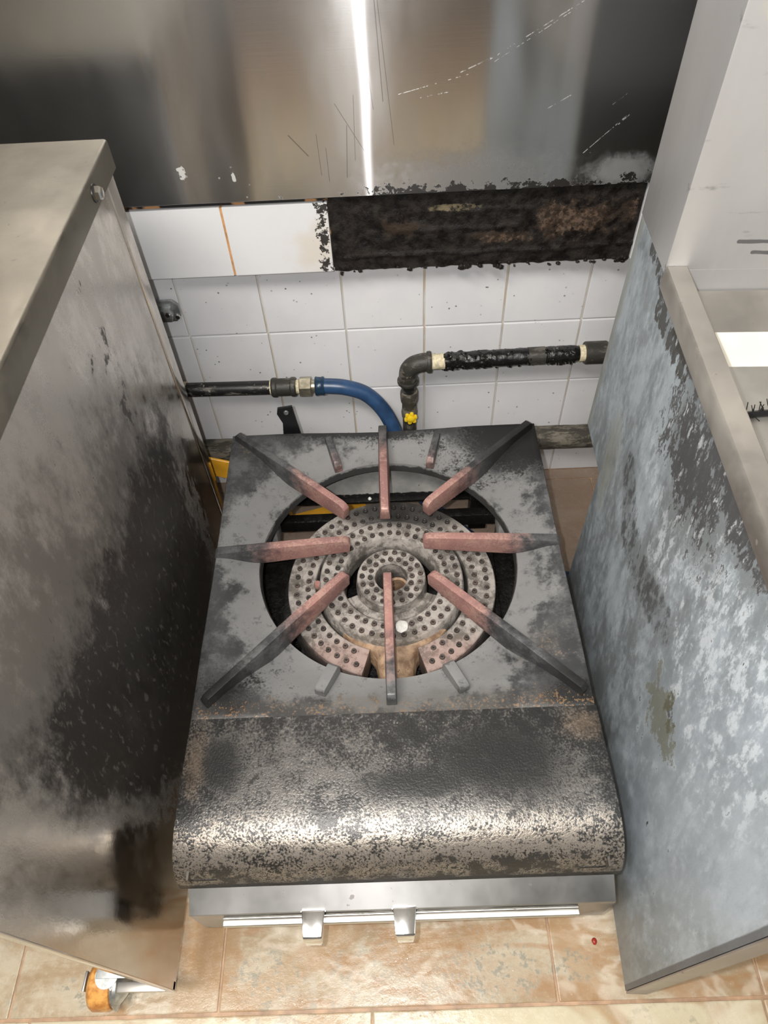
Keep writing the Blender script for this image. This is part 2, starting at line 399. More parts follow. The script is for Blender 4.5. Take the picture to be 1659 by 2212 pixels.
# cast iron of the pan support; centre of the burner
CX, CY = -0.0145, 0.69
ZG = 0.3196
def castiron(name, arms=False):
    q = Mat(name)
    n1 = q.noise(11, 7, 0.66)
    n2 = q.noise(38, 6, 0.7)
    n3 = q.noise(260, 3, 0.6)
    f1 = q.lin(n1, 0.25, 0.75, -0.6, 0.6)
    f2 = q.lin(n2, 0.25, 0.75, -0.6, 0.6)
    f3 = q.lin(n3, 0.25, 0.75, -0.6, 0.6)
    rad = q.m('SQRT', q.add(q.mul(q.m('SUBTRACT', q.x, CX), q.m('SUBTRACT', q.x, CX)), q.mul(q.m('SUBTRACT', q.y, CY), q.m('SUBTRACT', q.y, CY))))
    base = q.mix(q.ss(q.add(n1, q.mul(f2, 0.35), q.mul(f3, 0.10)), 0.33, 0.66), (0.050, 0.051, 0.054), (0.140, 0.141, 0.143))
    corner = q.mx(q.blob((0.235, 0.93, 0), (0.17, 0.13, 0)), q.mul(q.blob((-0.05, 0.965, 0), (0.30, 0.035, 0)), 0.8), q.mul(q.blob((-0.255, 0.435, 0), (0.09, 0.07, 0)), 0.7), q.mul(q.blob((0.25, 0.42, 0), (0.08, 0.05, 0)), 0.8))
    blk = q.ss(q.add(corner, q.mul(f1, 0.5), q.mul(f2, 0.55), q.mul(f3, 0.4)), 0.12, 0.55)
    rustz = q.mx(q.ss(q.y, 0.47, 0.41), q.blob((0.22, 0.50, 0), (0.12, 0.12, 0)), q.blob((-0.27, 0.92, 0), (0.06, 0.07, 0)))
    rust = q.ss(q.add(q.mul(rustz, 0.35), q.mul(f2, 0.35), q.mul(f3, 0.55)), 0.42, 0.52)
    brown = q.ss(q.add(q.mul(rustz, 0.6), q.mul(f1, 0.5)), 0.25, 0.75)
    if not arms:
        ash = q.mx(q.mul(q.ss(rad, 0.33, 0.24), 0.75), q.blob((-0.16, 0.47, 0), (0.16, 0.09, 0)), q.blob((0.12, 0.47, 0), (0.12, 0.07, 0)), q.blob((-0.24, 0.62, 0), (0.07, 0.14, 0)), q.blob((0.2, 0.8, 0), (0.1, 0.12, 0)))
        ash = q.ss(q.add(ash, q.mul(f1, 0.85), q.mul(f2, 0.45), q.mul(f3, 0.10)), 0.30, 0.66)
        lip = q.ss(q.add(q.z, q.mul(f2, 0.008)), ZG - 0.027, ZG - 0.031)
        dk = q.mul(q.ss(q.add(n2, q.mul(f3, 0.2), q.mul(f1, 0.15)), 0.60, 0.70), 0.45)
        m_ = q.out(base, q.ss(n2, 0.3, 0.7, 0.42, 0.65), 0.35, [
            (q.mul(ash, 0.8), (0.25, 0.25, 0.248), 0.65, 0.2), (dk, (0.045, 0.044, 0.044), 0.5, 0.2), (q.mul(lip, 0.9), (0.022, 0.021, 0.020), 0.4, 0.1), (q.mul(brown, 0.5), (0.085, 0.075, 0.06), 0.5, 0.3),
            (q.mul(blk, 0.95), (0.007, 0.007, 0.007), 0.5, 0.0), (q.mul(rust, 0.6), (0.30, 0.185, 0.10), 0.45, 0.4)])
    else:
        hot = q.ss(q.add(q.m('DIVIDE', rad, -0.30), q.mul(f1, 0.22), q.mul(f2, 0.15)), -0.82, -0.55)
        worn = q.ss(q.add(n2, q.mul(f3, 0.35)), 0.50, 0.62)
        blk2 = q.mul(q.ss(q.add(q.ss(rad, 0.25, 0.36), q.mul(f1, 0.5), q.mul(f2, 0.3)), 0.5, 0.9), q.mx(q.ss(q.y, 0.62, 0.55), q.ss(q.x, 0.05, 0.15), 0.25))
        pink = q.mix(q.ss(n1, 0.35, 0.65), (0.29, 0.150, 0.138), (0.42, 0.215, 0.185))
        m_ = q.out(base, q.ss(n2, 0.3, 0.7, 0.38, 0.6), 0.35, [
            (q.mul(blk2, 0.85), (0.018, 0.017, 0.016), 0.32, 0.1), (q.mul(hot, 0.93), pink, 0.5, 0.15),
            (q.mul(worn, hot, 0.40), (0.55, 0.38, 0.30), 0.38, 0.4), (q.mul(q.ss(f3, 0.25, 0.4), blk, 0.3), (0.3, 0.25, 0.18), 0.4, 0.4),
            (q.mul(blk, 0.8), (0.012, 0.012, 0.012), 0.35, 0.0)])
    q.bump(q.add(q.mul(n3, 0.4), n2), 0.28, 0.002)
    return m_
M['grate'] = castiron('grey cast iron')
M['arm'] = castiron('heat pinked cast iron', True)

# front cover
q = Mat('worn cast front cover')
n1 = q.noise(10, 7, 0.68)
n2 = q.noise(40, 7, 0.72)
n3 = q.noise(330, 3, 0.6)
f1 = q.lin(n1, 0.25, 0.75, -0.6, 0.6)
f2 = q.lin(n2, 0.25, 0.75, -0.6, 0.6)
f3 = q.lin(n3, 0.25, 0.75, -0.6, 0.6)
rollz = q.ss(q.y, 0.285, 0.23)
lt = q.mx(q.blob((-0.15, 0.32, 0), (0.17, 0.10, 0)), q.mul(q.blob((0.06, 0.27, 0), (0.2, 0.05, 0)), 0.8), q.mul(q.blob((0.23, 0.30, 0), (0.07, 0.08, 0)), 0.7))
worn = q.ss(q.add(q.mul(f1, 0.6), q.mul(f2, 0.45), q.mul(f3, 0.75), q.mul(rollz, 0.10), q.mul(q.m('MAXIMUM', lt, 0.0), 0.5)), -0.12, 0.50)
pale = q.ss(q.add(q.mul(rollz, 0.55), q.mul(f1, 0.55), q.mul(f2, 0.55), q.mul(f3, 0.8)), 0.22, 0.60)  # worn tan, raised along the roll to paint in its highlight band
blk = q.mx(q.blob((0.13, 0.325, 0), (0.12, 0.07, 0)), q.add(q.mul(q.ss(q.z, 0.308, 0.285), 0.40), q.mul(q.ss(q.z, 0.262, 0.250), 0.9), q.mul(f1, 0.5)), q.blob((-0.25, 0.33, 0), (0.05, 0.05, 0)), q.blob((0.02, 0.30, 0), (0.12, 0.03, 0)))
blk = q.ss(q.add(blk, q.mul(f1, 0.7), q.mul(f2, 0.75), q.mul(f3, 0.6)), 0.32, 0.66)
rst = q.mx(q.blob((0.25, 0.375, 0), (0.05, 0.035, 0)), q.blob((-0.285, 0.34, 0), (0.03, 0.08, 0)))
rst = q.ss(q.add(rst, q.mul(f2, 0.6), q.mul(f3, 0.6)), 0.10, 0.9)
M['cover'] = q.out(q.mix(worn, (0.040, 0.0395, 0.0395), (0.150, 0.143, 0.135)), q.ss(n2, 0.3, 0.7, 0.30, 0.42), 0.6, [
    (q.mul(pale, 0.75), (0.38, 0.335, 0.285), 0.34, 0.62), (q.mul(rst, 0.45), (0.20, 0.14, 0.09), 0.55, 0.2), (q.mul(blk, 0.92), (0.012, 0.012, 0.012), 0.42, 0.2)])
q.bump(q.add(q.mul(n3, 1.0), q.mul(n2, 0.6)), 0.5, 0.0012)

# burner castings
def burner(name, tint, tz=None):
    q = Mat(name)
    n1 = q.noise(14, 6, 0.66)
    n2 = q.noise(60, 6, 0.7)
    n3 = q.noise(190, 3, 0.6)
    f1 = q.lin(n1, 0.25, 0.75, -0.6, 0.6)
    f2 = q.lin(n2, 0.25, 0.75, -0.6, 0.6)
    col = q.mix(q.ss(q.add(n2, q.mul(f1, 0.3)), 0.35, 0.65), (0.17, 0.155, 0.14), (0.40, 0.365, 0.335))
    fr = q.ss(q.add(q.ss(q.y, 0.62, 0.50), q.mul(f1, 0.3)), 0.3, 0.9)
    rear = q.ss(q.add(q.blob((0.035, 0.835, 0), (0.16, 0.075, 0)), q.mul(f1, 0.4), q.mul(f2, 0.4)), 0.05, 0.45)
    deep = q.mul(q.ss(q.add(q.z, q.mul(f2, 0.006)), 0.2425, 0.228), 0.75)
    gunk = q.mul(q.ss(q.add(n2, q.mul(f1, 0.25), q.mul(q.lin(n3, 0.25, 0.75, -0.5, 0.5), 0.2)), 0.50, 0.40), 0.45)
    sp = q.ss(n3, 0.64, 0.70)
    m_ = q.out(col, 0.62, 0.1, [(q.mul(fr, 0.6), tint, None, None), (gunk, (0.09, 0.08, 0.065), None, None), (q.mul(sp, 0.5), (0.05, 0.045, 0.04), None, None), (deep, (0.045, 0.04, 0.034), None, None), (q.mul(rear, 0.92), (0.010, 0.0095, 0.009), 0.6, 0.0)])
    q.bump(q.add(n2, q.mul(n3, 0.5)), 0.35, 0.0015)
    return m_
M['ring_outer'] = burner('ash grey burner ring', (0.36, 0.22, 0.19))
M['ring'] = burner('ash grey inner burner', (0.34, 0.27, 0.20))
q = Mat('heat browned feed arm')
n1 = q.noise(45, 6, 0.7)
M['feed'] = q.out(q.mix(q.ss(n1, 0.35, 0.65), (0.17, 0.10, 0.06), (0.40, 0.27, 0.17)), 0.65, 0.1, [(q.ss(q.noise(150, 3), 0.66, 0.7), (0.04, 0.03, 0.025), None, None)])
q.bump(n1, 0.3, 0.0015)
q = Mat('burner nozzle')
n1 = q.noise(40, 4, 0.6)
rear = q.ss(q.blob((0.035, 0.835, 0), (0.16, 0.075, 0)), 0.0, 0.4)
M['nozzle'] = q.out(q.mix(q.ss(n1, 0.35, 0.65), (0.040, 0.034, 0.030), (0.115, 0.085, 0.073)), 0.6, 0.15, [(q.mul(rear, 0.9), (0.02, 0.018, 0.017), 0.4, 0.0)])
M['nozzle_hole'] = simple('nozzle bore', (0.02, 0.016, 0.014), 0.8)
q = Mat('oily black frame')
M['oily'] = q.out((0.008, 0.0075, 0.007), q.ss(q.noise(60, 4), 0.35, 0.65, 0.12, 0.4), 0.0)
q.bump(q.noise(130, 5, 0.7), 0.7, 0.003)
q = Mat('grey inner back sheet')
n1 = q.noise(18, 6, 0.65)
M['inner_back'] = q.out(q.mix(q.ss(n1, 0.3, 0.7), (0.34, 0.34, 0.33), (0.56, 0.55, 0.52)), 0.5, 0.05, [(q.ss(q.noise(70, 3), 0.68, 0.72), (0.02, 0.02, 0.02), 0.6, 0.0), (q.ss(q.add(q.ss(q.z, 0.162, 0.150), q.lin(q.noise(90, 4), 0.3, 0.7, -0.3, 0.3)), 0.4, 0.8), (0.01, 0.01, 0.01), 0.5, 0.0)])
M['body'] = simple('stained stove side', (0.14, 0.125, 0.11), 0.5, 0.5, 0.4, 20)

# floor tile
q = Mat('wet travertine look tile')
n0 = q.noise(3.2, 4, 0.6, st=(0.8, 1.8, 1), dist=0.6)
n1 = q.noise(9, 7, 0.66, st=(0.7, 1.6, 1), dist=0.8)
n2 = q.noise(55, 6, 0.7)
n3 = q.noise(150, 4, 0.6)
f2 = q.lin(n2, 0.25, 0.75, -0.6, 0.6)
col = q.mix(q.ss(q.add(n1, q.mul(f2, 0.15)), 0.34, 0.66), (0.40, 0.295, 0.185), (0.56, 0.485, 0.365))
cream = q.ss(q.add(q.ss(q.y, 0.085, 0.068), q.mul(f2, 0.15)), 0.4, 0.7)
vein = q.ss(q.m('ABSOLUTE', q.m('SUBTRACT', n0, 0.5)), 0.0, 0.06, 1.0, 0.0)
vein2 = q.ss(q.m('ABSOLUTE', q.m('SUBTRACT', q.noise(4.5, 4, 0.55, st=(0.7, 1.5, 1), off=(2, 1, 0), dist=0.8), 0.52)), 0.0, 0.035, 1.0, 0.0)
wz = q.mx(q.blob((-0.22, 0.115, 0), (0.07, 0.05, 0)), q.blob((0.13, 0.120, 0), (0.09, 0.05, 0)), q.blob((0.24, 0.12, 0), (0.04, 0.03, 0)), q.blob((-0.47, 0.11, 0), (0.09, 0.03, 0)))
worm = q.mul(q.ss(q.add(n2, q.mul(q.lin(n3, 0.25, 0.75, -0.5, 0.5), 0.25)), 0.50, 0.62), q.mx(q.ss(q.add(wz, q.mul(f2, 0.3)), 0.0, 0.5), q.mul(q.ss(q.noise(6, 3, off=(1, 3, 0)), 0.50, 0.62), 0.6)))
wpale = q.ss(q.add(wz, q.mul(f2, 0.4)), 0.0, 0.6)
bb = q.mx(q.seg(q.x, q.y, (-0.09, 0.185), (-0.25, 0.088), 0.035), q.seg(q.x, q.y, (-0.285, 0.19), (-0.283, 0.08), 0.025), q.seg(q.x, q.y, (-0.05, 0.15), (0.10, 0.168), 0.022), q.seg(q.x, q.y, (-0.31, 0.20), (-0.335, 0.09), 0.05), q.seg(q.x, q.y, (0.23, 0.18), (0.26, 0.10), 0.03))
bb = q.ss(q.add(q.mul(bb, 0.8), q.mul(f2, 0.35), q.mul(q.lin(n1, 0.25, 0.75, -0.6, 0.6), 0.4)), 0.25, 0.85)
drop = q.mul(q.ss(q.vor(90, (1, 1, 0)), 0.10, 0.14, 1.0, 0.0), q.ss(q.noise(12, 3), 0.5, 0.58))
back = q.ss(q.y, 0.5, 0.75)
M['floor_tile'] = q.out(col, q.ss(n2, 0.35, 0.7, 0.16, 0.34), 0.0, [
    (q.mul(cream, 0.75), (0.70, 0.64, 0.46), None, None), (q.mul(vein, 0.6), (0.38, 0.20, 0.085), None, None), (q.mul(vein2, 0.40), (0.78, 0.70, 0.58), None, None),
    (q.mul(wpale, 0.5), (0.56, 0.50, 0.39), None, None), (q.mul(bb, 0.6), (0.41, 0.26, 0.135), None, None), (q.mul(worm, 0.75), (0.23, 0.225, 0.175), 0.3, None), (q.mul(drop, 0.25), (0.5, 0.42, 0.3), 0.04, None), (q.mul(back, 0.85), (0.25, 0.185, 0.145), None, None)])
q.bump(q.add(q.mul(n1, 0.6), q.mul(n2, 0.5), q.mul(drop, 0.5)), 0.35, 0.003)
M['floor_grout'] = simple('floor grout', (0.42, 0.27, 0.17), 0.5, 0, 0.3, 30)

# pipes, hose, small things
def pipe_mat(name, dark, lite, thr, rough=0.5, bmp=0.4, spec=(0.5, 0.45, 0.35)):
    q = Mat(name)
    n1 = q.noise(50, 6, 0.7, st=(0.35, 1, 1))
    m_ = q.out(q.mix(q.ss(n1, thr, thr + 0.1), dark, lite), rough, 0.1, [(q.mul(q.ss(q.noise(120, 3), 0.66, 0.7), 0.6), spec, None, None)])
    q.bump(q.noise(80, 5, 0.7), bmp, 0.002)
    return m_
M['pipe_black'] = pipe_mat('chipped black pipe', (0.014, 0.014, 0.014), (0.17, 0.16, 0.145), 0.52, 0.4, 0.2)
M['pipe_tar'] = pipe_mat('tar crusted pipe', (0.008, 0.008, 0.008), (0.03, 0.03, 0.028), 0.55, 0.22, 0.8, (0.25, 0.25, 0.24))
M['fitting'] = pipe_mat('grimy malleable iron', (0.035, 0.033, 0.028), (0.12, 0.11, 0.09), 0.5, 0.5, 0.5, (0.3, 0.26, 0.18))
M['grime_pipe'] = pipe_mat('grime caked pipe', (0.05, 0.045, 0.035), (0.17, 0.15, 0.12), 0.46, 0.7, 0.9, (0.26, 0.24, 0.14))
M['tape'] = simple('sealing tape', (0.62, 0.55, 0.38), 0.7, 0, 0.3, 150)
M['brass'] = simple('dull plated nut', (0.42, 0.38, 0.29), 0.35, 0.8, 0.35, 60)
M['blue'] = simple('blue hose', (0.022, 0.058, 0.135), 0.33, 0, 0.3, 40)
M['blue_dark'] = simple('dark ferrule', (0.015, 0.045, 0.085), 0.3, 0.2, 0.3, 60)
M['yellow'] = simple('yellow handle', (0.85, 0.58, 0.02), 0.4, 0, 0.1, 60)
M['orange'] = simple('orange yellow bar', (0.85, 0.42, 0.03), 0.4, 0, 0.15, 20)
M['black'] = simple('black painted steel', (0.010, 0.010, 0.011), 0.35)
M['white'] = simple('chalk white', (0.80, 0.79, 0.75), 0.7, 0, 0.1, 200)
M['crumb'] = simple('burnt crumb', (0.012, 0.011, 0.010), 0.7)
M['red'] = simple('red crumb', (0.35, 0.03, 0.02), 0.4)
q = Mat('rust orange castor tyre')
M['tyre'] = q.out(q.mix(q.ss(q.noise(35, 5, 0.65), 0.38, 0.62), (0.45, 0.16, 0.03), (0.80, 0.42, 0.12)), 0.3)
M['paint'] = simple('room paint', (0.22, 0.225, 0.23), 0.7)
M['ceil'] = simple('ceiling paint', (0.50, 0.49, 0.46), 0.8)
q = Mat('lamp diffuser')
q.b.inputs['Emission Color'].default_value = (1, 0.94, 0.86, 1)
q.b.inputs['Emission Strength'].default_value = 4.0
M['lamp'] = q.out((0.9, 0.9, 0.88), 0.5)

# ------------------------------------------------------------------ geometry helper
ROOT = {}
def link(name, me, parent):
    o = bpy.data.objects.new(name, me)
    COL.objects.link(o)
    if parent is not None:
        o.parent = parent
    return o
def thing(name, label, cat, loc=(0, 0, 0), rz=0.0, group=None):
    o = bpy.data.objects.new(name, None)
    o.empty_display_size = 0.05
    COL.objects.link(o)
    o.location = loc
    o.rotation_euler = (0, 0, rz)
    tag(o, label, cat, group)
    ROOT[o.name] = Matrix.Translation(Vector(loc)) @ Matrix.Rotation(rz, 4, 'Z')
    return o
def tag(o, label, cat, group=None):
    o['label'] = label
    o['category'] = cat
    if group:
        o['group'] = group
    return o
def part(name, bm, mat, parent=None, smooth=True, local=False, angle=32, label=None):
    if parent is not None and not local:
        r = parent
        while r.parent is not None:
            r = r.parent
        if r.name in ROOT:
            bm.transform(ROOT[r.name].inverted())
    bmesh.ops.recalc_face_normals(bm, faces=bm.faces)
    if smooth:
        for f in bm.faces:
            f.smooth = True
        lim = math.radians(angle)
        for e in bm.edges:
            if len(e.link_faces) == 2 and e.calc_face_angle(0) > lim:
                e.smooth = False
    me = bpy.data.meshes.new(name)
    bm.to_mesh(me)
    bm.free()
    mats = mat if isinstance(mat, (list, tuple)) else [mat]
    for k in mats:
        me.materials.append(M[k])
    o = link(name, me, parent)
    if label:
        o['label'] = label
    return o
def struct(name, bm, mat, **k):
    o = part(name, bm, mat, **k)
    o['kind'] = 'structure'
    return o
def bevel(bm, wd, seg=2, edges=None, angle=30):
    if edges is None:
        edges = [e for e in bm.edges if len(e.link_faces) == 2 and e.calc_face_angle(0) > math.radians(angle)]
    bmesh.ops.bevel(bm, geom=edges, offset=wd, segments=seg, affect='EDGES', clamp_overlap=True, profile=0.6)
def box(x0, x1, y0, y1, z0, z1, bv=0.0, seg=2, bm=None):
    n = bmesh.new()
    vs = [n.verts.new((x, y, z)) for x in (x0, x1) for y in (y0, y1) for z in (z0, z1)]
    for f in ((0, 1, 3, 2), (4, 6, 7, 5), (0, 4, 5, 1), (2, 3, 7, 6), (0, 2, 6, 4), (1, 5, 7, 3)):
        n.faces.new([vs[i] for i in f])
    bmesh.ops.recalc_face_normals(n, faces=n.faces)
    if bv:
        bevel(n, bv, seg)
    if bm is not None:
        return join(bm, n)
    return n
def join(a, b):
    me = bpy.data.meshes.new('tmp')
    b.to_mesh(me)
    b.free()
    a.from_mesh(me)
    bpy.data.meshes.remove(me)
    return a
def prism(poly, axis, a, b, bv=0.0, seg=2):
    """extrude a 2D polygon; axis 'x': poly in (y,z); 'y': (x,z); 'z': (x,y)"""
    bm = bmesh.new()
    def P(u, v, t):
        return {'x': (t, u, v), 'y': (u, t, v), 'z': (u, v, t)}[axis]
    A = [bm.verts.new(P(u, v, a)) for u, v in poly]
    B = [bm.verts.new(P(u, v, b)) for u, v in poly]
    n = len(poly)
    for i in range(n):
        bm.faces.new((A[i], A[(i + 1) % n], B[(i + 1) % n], B[i]))
    bm.faces.new(A)
    bm.faces.new(B[::-1])
    bmesh.ops.recalc_face_normals(bm, faces=bm.faces)
    if bv:
        bevel(bm, bv, seg)
    return bm
def lathe(prof, loc=(0, 0, 0), axis='z', n=24, bm=None):
    """prof: (radius, height) list; r=0 closes with a pole"""
    bm = bm or bmesh.new()
    loc = Vector(loc)
    R = {'z': Matrix.Identity(3), 'x': Matrix.Rotation(PI / 2, 3, 'Y'), 'y': Matrix.Rotation(-PI / 2, 3, 'X')}[axis] if isinstance(axis, str) else axis
    rings = []
    for r, h in prof:
        if r <= 1e-7:
            rings.append([bm.verts.new(loc + R @ Vector((0, 0, h)))])
        else:
            rings.append([bm.verts.new(loc + R @ Vector((r * math.cos(2 * PI * i / n), r * math.sin(2 * PI * i / n), h))) for i in range(n)])
    for A, B in zip(rings, rings[1:]):
        if len(A) == 1 and len(B) == 1:
            continue
        for i in range(n):
            j = (i + 1) % n
            if len(A) == 1:
                bm.faces.new((A[0], B[i], B[j]))
            elif len(B) == 1:
                bm.faces.new((A[i], A[j], B[0]))
            else:
                bm.faces.new((A[i], A[j], B[j], B[i]))
    return bm
def tube(pts, r, n=16, cap=True, rfun=None, bm=None):
    bm = bm or bmesh.new()
    pts = [Vector(p) for p in pts]
    rings = []
    t0 = (pts[1] - pts[0]).normalized()
    up = Vector((0, 0, 1)) if abs(t0.z) < 0.9 else Vector((0, 1, 0))
    nrm = (up - t0 * up.dot(t0)).normalized()
    for i, p in enumerate(pts):
        t = (pts[min(i + 1, len(pts) - 1)] - pts[max(i - 1, 0)]).normalized()
        nrm = (nrm - t * nrm.dot(t)).normalized()
        b = t.cross(nrm)
        ring = []
        for k in range(n):
            a = 2 * PI * k / n
            rr = rfun(i, k, p, a) if rfun else r
            ring.append(bm.verts.new(p + (nrm * math.cos(a) + b * math.sin(a)) * rr))
        rings.append(ring)
    for A, B in zip(rings, rings[1:]):
        for k in range(n):
            bm.faces.new((A[k], A[(k + 1) % n], B[(k + 1) % n], B[k]))
    if cap:
        bm.faces.new(rings[0][::-1])
        bm.faces.new(rings[-1])
    return bm
def spline(ctrl, n=10):
    P = [Vector(c) for c in ctrl]
    P = [P[0] * 2 - P[1]] + P + [P[-1] * 2 - P[-2]]
    out = []
    for i in range(1, len(P) - 2):
        for k in range(n):
            t = k / n
            a, b, c, d = P[i - 1:i + 3]
            out.append(0.5 * ((2 * b) + (c - a) * t + (2 * a - 5 * b + 4 * c - d) * t * t + (3 * b - a - 3 * c + d) * t ** 3))
    out.append(P[-2])
    return out

# ------------------------------------------------------------------ the setting
YW = 1.1236
wall = struct('wall_back', box(-2.0, 1.8, YW + 0.004, YW + 0.12, -0.02, 2.5), 'grout', smooth=False)
ROOT[wall.name] = Matrix.Identity(4)
def tile_mesh(w_, h_, name, mat, depth=0.008, bv=0.0018):
    bm = box(-w_ / 2, w_ / 2, -depth, 0, -h_ / 2, h_ / 2, bv, 2)
    for f in bm.faces:
        f.smooth = False
    me = bpy.data.meshes.new(name)
    bm.to_mesh(me)
    bm.free()
    me.materials.append(M[mat])
    return me
tm = tile_mesh(0.1468, 0.1468, 'tile', 'tile')
tmb = tile_mesh(0.1468, 0.1290, 'tile', 'tile')
for row, (zc, me) in enumerate(((0.0650, tmb), (0.206, tm), (0.356, tm), (0.506, tm))):
    for k in range(-6, 7):
        o = link('tile', me, wall)
        o.location = (-0.0005 + 0.15 * k - 0.0015 * row * 0.6, YW + 0.006 + random.uniform(-0.0004, 0.0004), zc)
# projecting ledge course: two white tiles, a scorched run, a clean end tile
bm = box(-2.0, 1.8, 1.084, YW + 0.003, 0.592, 0.714)
part('ledge_backing', bm, 'rust_grout', wall, smooth=False)
part('ledge_joint', box(-0.58, -0.25, 1.0765, 1.084, 0.590, 0.7105), 'rust_joint', wall, smooth=False)
for xa, xb in ((-0.905, -0.580), (-0.577, -0.2555), (-0.2525, -0.0855)):
    part('ledge_tile', box(xa, xb, 1.0755, 1.0835, 0.5885, 0.7115, 0.0018), 'ledge_tile', wall, smooth=False)
part('ledge_tile', box(0.4165, 0.60, 1.0755, 1.0835, 0.5865, 0.7165, 0.0018), 'ledge_tile', wall, smooth=False)
part('ledge_tile', box(0.603, 0.93, 1.0755, 1.0835, 0.5865, 0.7165, 0.0018), 'ledge_tile', wall, smooth=False)
part('ledge_soffit', box(-2.0, 1.8, 1.086, YW + 0.003, 0.5865, 0.5918), 'grout', wall, smooth=False)
# scorched run: crusted relief
bm = bmesh.new()
nx, nz = 150, 36
grid = []
for i in range(nx + 1):
    col_ = []
    for j in range(nz + 1):
        u, v = i / nx, j / nz
        x = -0.0840 + u * (0.4165 + 0.0840)
        z = 0.586 + v * (0.7175 - 0.586)
        p = Vector((x * 30, 3.1, z * 30))
        h = 0.0022 * mn.fractal(p, 0.9, 2.0, 5) + 0.0012 * mn.noise(p * 3)
        for (zz, amp, x0, x1) in ((0.655, 0.0022, 0.02, 0.22), (0.612, 0.003, -0.08, 0.42), (0.685, 0.002, 0.05, 0.25)):
            if x0 < x < x1:
                h += amp * math.exp(-((z - zz - 0.006 * mn.noise(Vector((x * 14, zz * 50, 0)))) / 0.003) ** 2)
        if j == 0:
            z -= 0.0045 * max(0, mn.noise(Vector((x * 55, 9.1, 0))) + 0.1)
        col_.append(bm.verts.new((x, 1.0815 - h, z)))
    grid.append(col_)
for i in range(nx):
    for j in range(nz):
        bm.faces.new((grid[i][j], grid[i + 1][j], grid[i + 1][j + 1], grid[i][j + 1]))
part('scorched_tile', bm, 'crust', wall, label='run of ledge tiles burnt black under crusted grease', angle=80)
bm = bmesh.new()
for k in range(46):
    x = random.choice((random.gauss(0.23, 0.05), random.gauss(0.405, 0.012), random.uniform(-0.08, 0.42)))
    if not -0.08 < x < 0.414:
        continue
    s = random.uniform(0.0015, 0.0045)
    b2 = bmesh.new()
    bmesh.ops.create_icosphere(b2, subdivisions=1, radius=s, matrix=Matrix.Translation((x, 1.080 + random.uniform(-0.002, 0.002), 0.585 + random.uniform(-0.004, 0.004))) @ Matrix.Diagonal((random.uniform(0.8, 1.7), 1, random.uniform(0.7, 1.3), 1)))
    join(bm, b2)
for v in bm.verts:
    v.co += Vector((1, 1, 1)) * 0.0012 * mn.noise(v.co * 400)
o = part('grease_drips', bm, 'crust', wall)
o['kind'] = 'stuff'

# floor with its tiles
floor = struct('floor', box(-2.0, 1.8, -1.9, YW + 0.1, -0.06, -0.0025), 'floor_grout', smooth=False)
ROOT[floor.name] = Matrix.Identity(4)
rows = [(-0.94, -0.436, [-1.55, -1.04, -0.55, -0.04, 0.47, 0.98, 1.5]), (-0.4335, 0.0720, [-1.62, -1.10, -0.575, -0.0625, 0.5125, 1.02, 1.53]),
        (0.0765, 0.5815, [-1.62, -1.12, -0.6095, -0.2935, 0.2140, 0.5165, 1.02, 1.53]), (0.5845, 1.0890, [-1.5, -0.99, -0.548, -0.04, 0.4665, 0.97, 1.48])]
for ya, yb, xs in rows:
    for xa, xb in zip(xs, xs[1:]):
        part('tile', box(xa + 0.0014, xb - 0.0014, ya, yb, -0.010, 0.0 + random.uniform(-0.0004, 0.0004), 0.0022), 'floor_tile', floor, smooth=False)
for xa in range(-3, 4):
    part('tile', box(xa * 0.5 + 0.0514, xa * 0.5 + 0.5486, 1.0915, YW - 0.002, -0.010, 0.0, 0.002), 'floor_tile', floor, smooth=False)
# the unseen rest of the kitchen
struct('wall_left', box(-2.12, -2.0, -1.9, YW + 0.12, -0.02, 2.5), 'paint', smooth=False)
struct('wall_right', box(1.8, 1.92, -1.9, YW + 0.12, -0.02, 2.5), 'paint', smooth=False)
struct('wall_front', box(-2.12, 1.92, -2.0, -1.9, -0.02, 2.5), 'paint', smooth=False)
struct('ceiling', box(-2.12, 1.92, -2.0, YW + 0.12, 2.5, 2.6), 'ceil', smooth=False)
cl = thing('ceiling_light', 'long ceiling light above the cooking line, out of frame', 'light', (-0.45, -0.35, 2.5))
part('housing', box(-1.13, 0.23, -0.58, -0.12, 2.455, 2.5, 0.01), 'white', cl)
part('diffuser', box(-1.10, 0.20, -0.55, -0.15, 2.43, 2.456, 0.006), 'lamp', cl)

# ------------------------------------------------------------------ splashback
sb = thing('splashback', 'tall brushed stainless steel splashback sheet above the white tiles', 'splashback', (0, 1.065, 0.72))
part('sheet', box(-1.9, 1.7, 1.065, 1.0675, 0.7245, 1.62, 0.0006, 1), 'splash', sb, smooth=False)
part('folded_edge', box(-1.9, 1.7, 1.0674, 1.083, 0.7245, 0.7265), 'dark_steel', sb, smooth=False)
part('backing', box(-1.88, 1.68, 1.0675, YW + 0.003, 0.745, 1.60), 'dark_steel', sb, smooth=False)

# ------------------------------------------------------------------ left cabinet
XL = -0.34
lc = thing('open_cabinet', 'stainless steel open cabinet on castors left of the stove, inner side soot stained', 'cabinet', (-0.72, 0.5, 0))
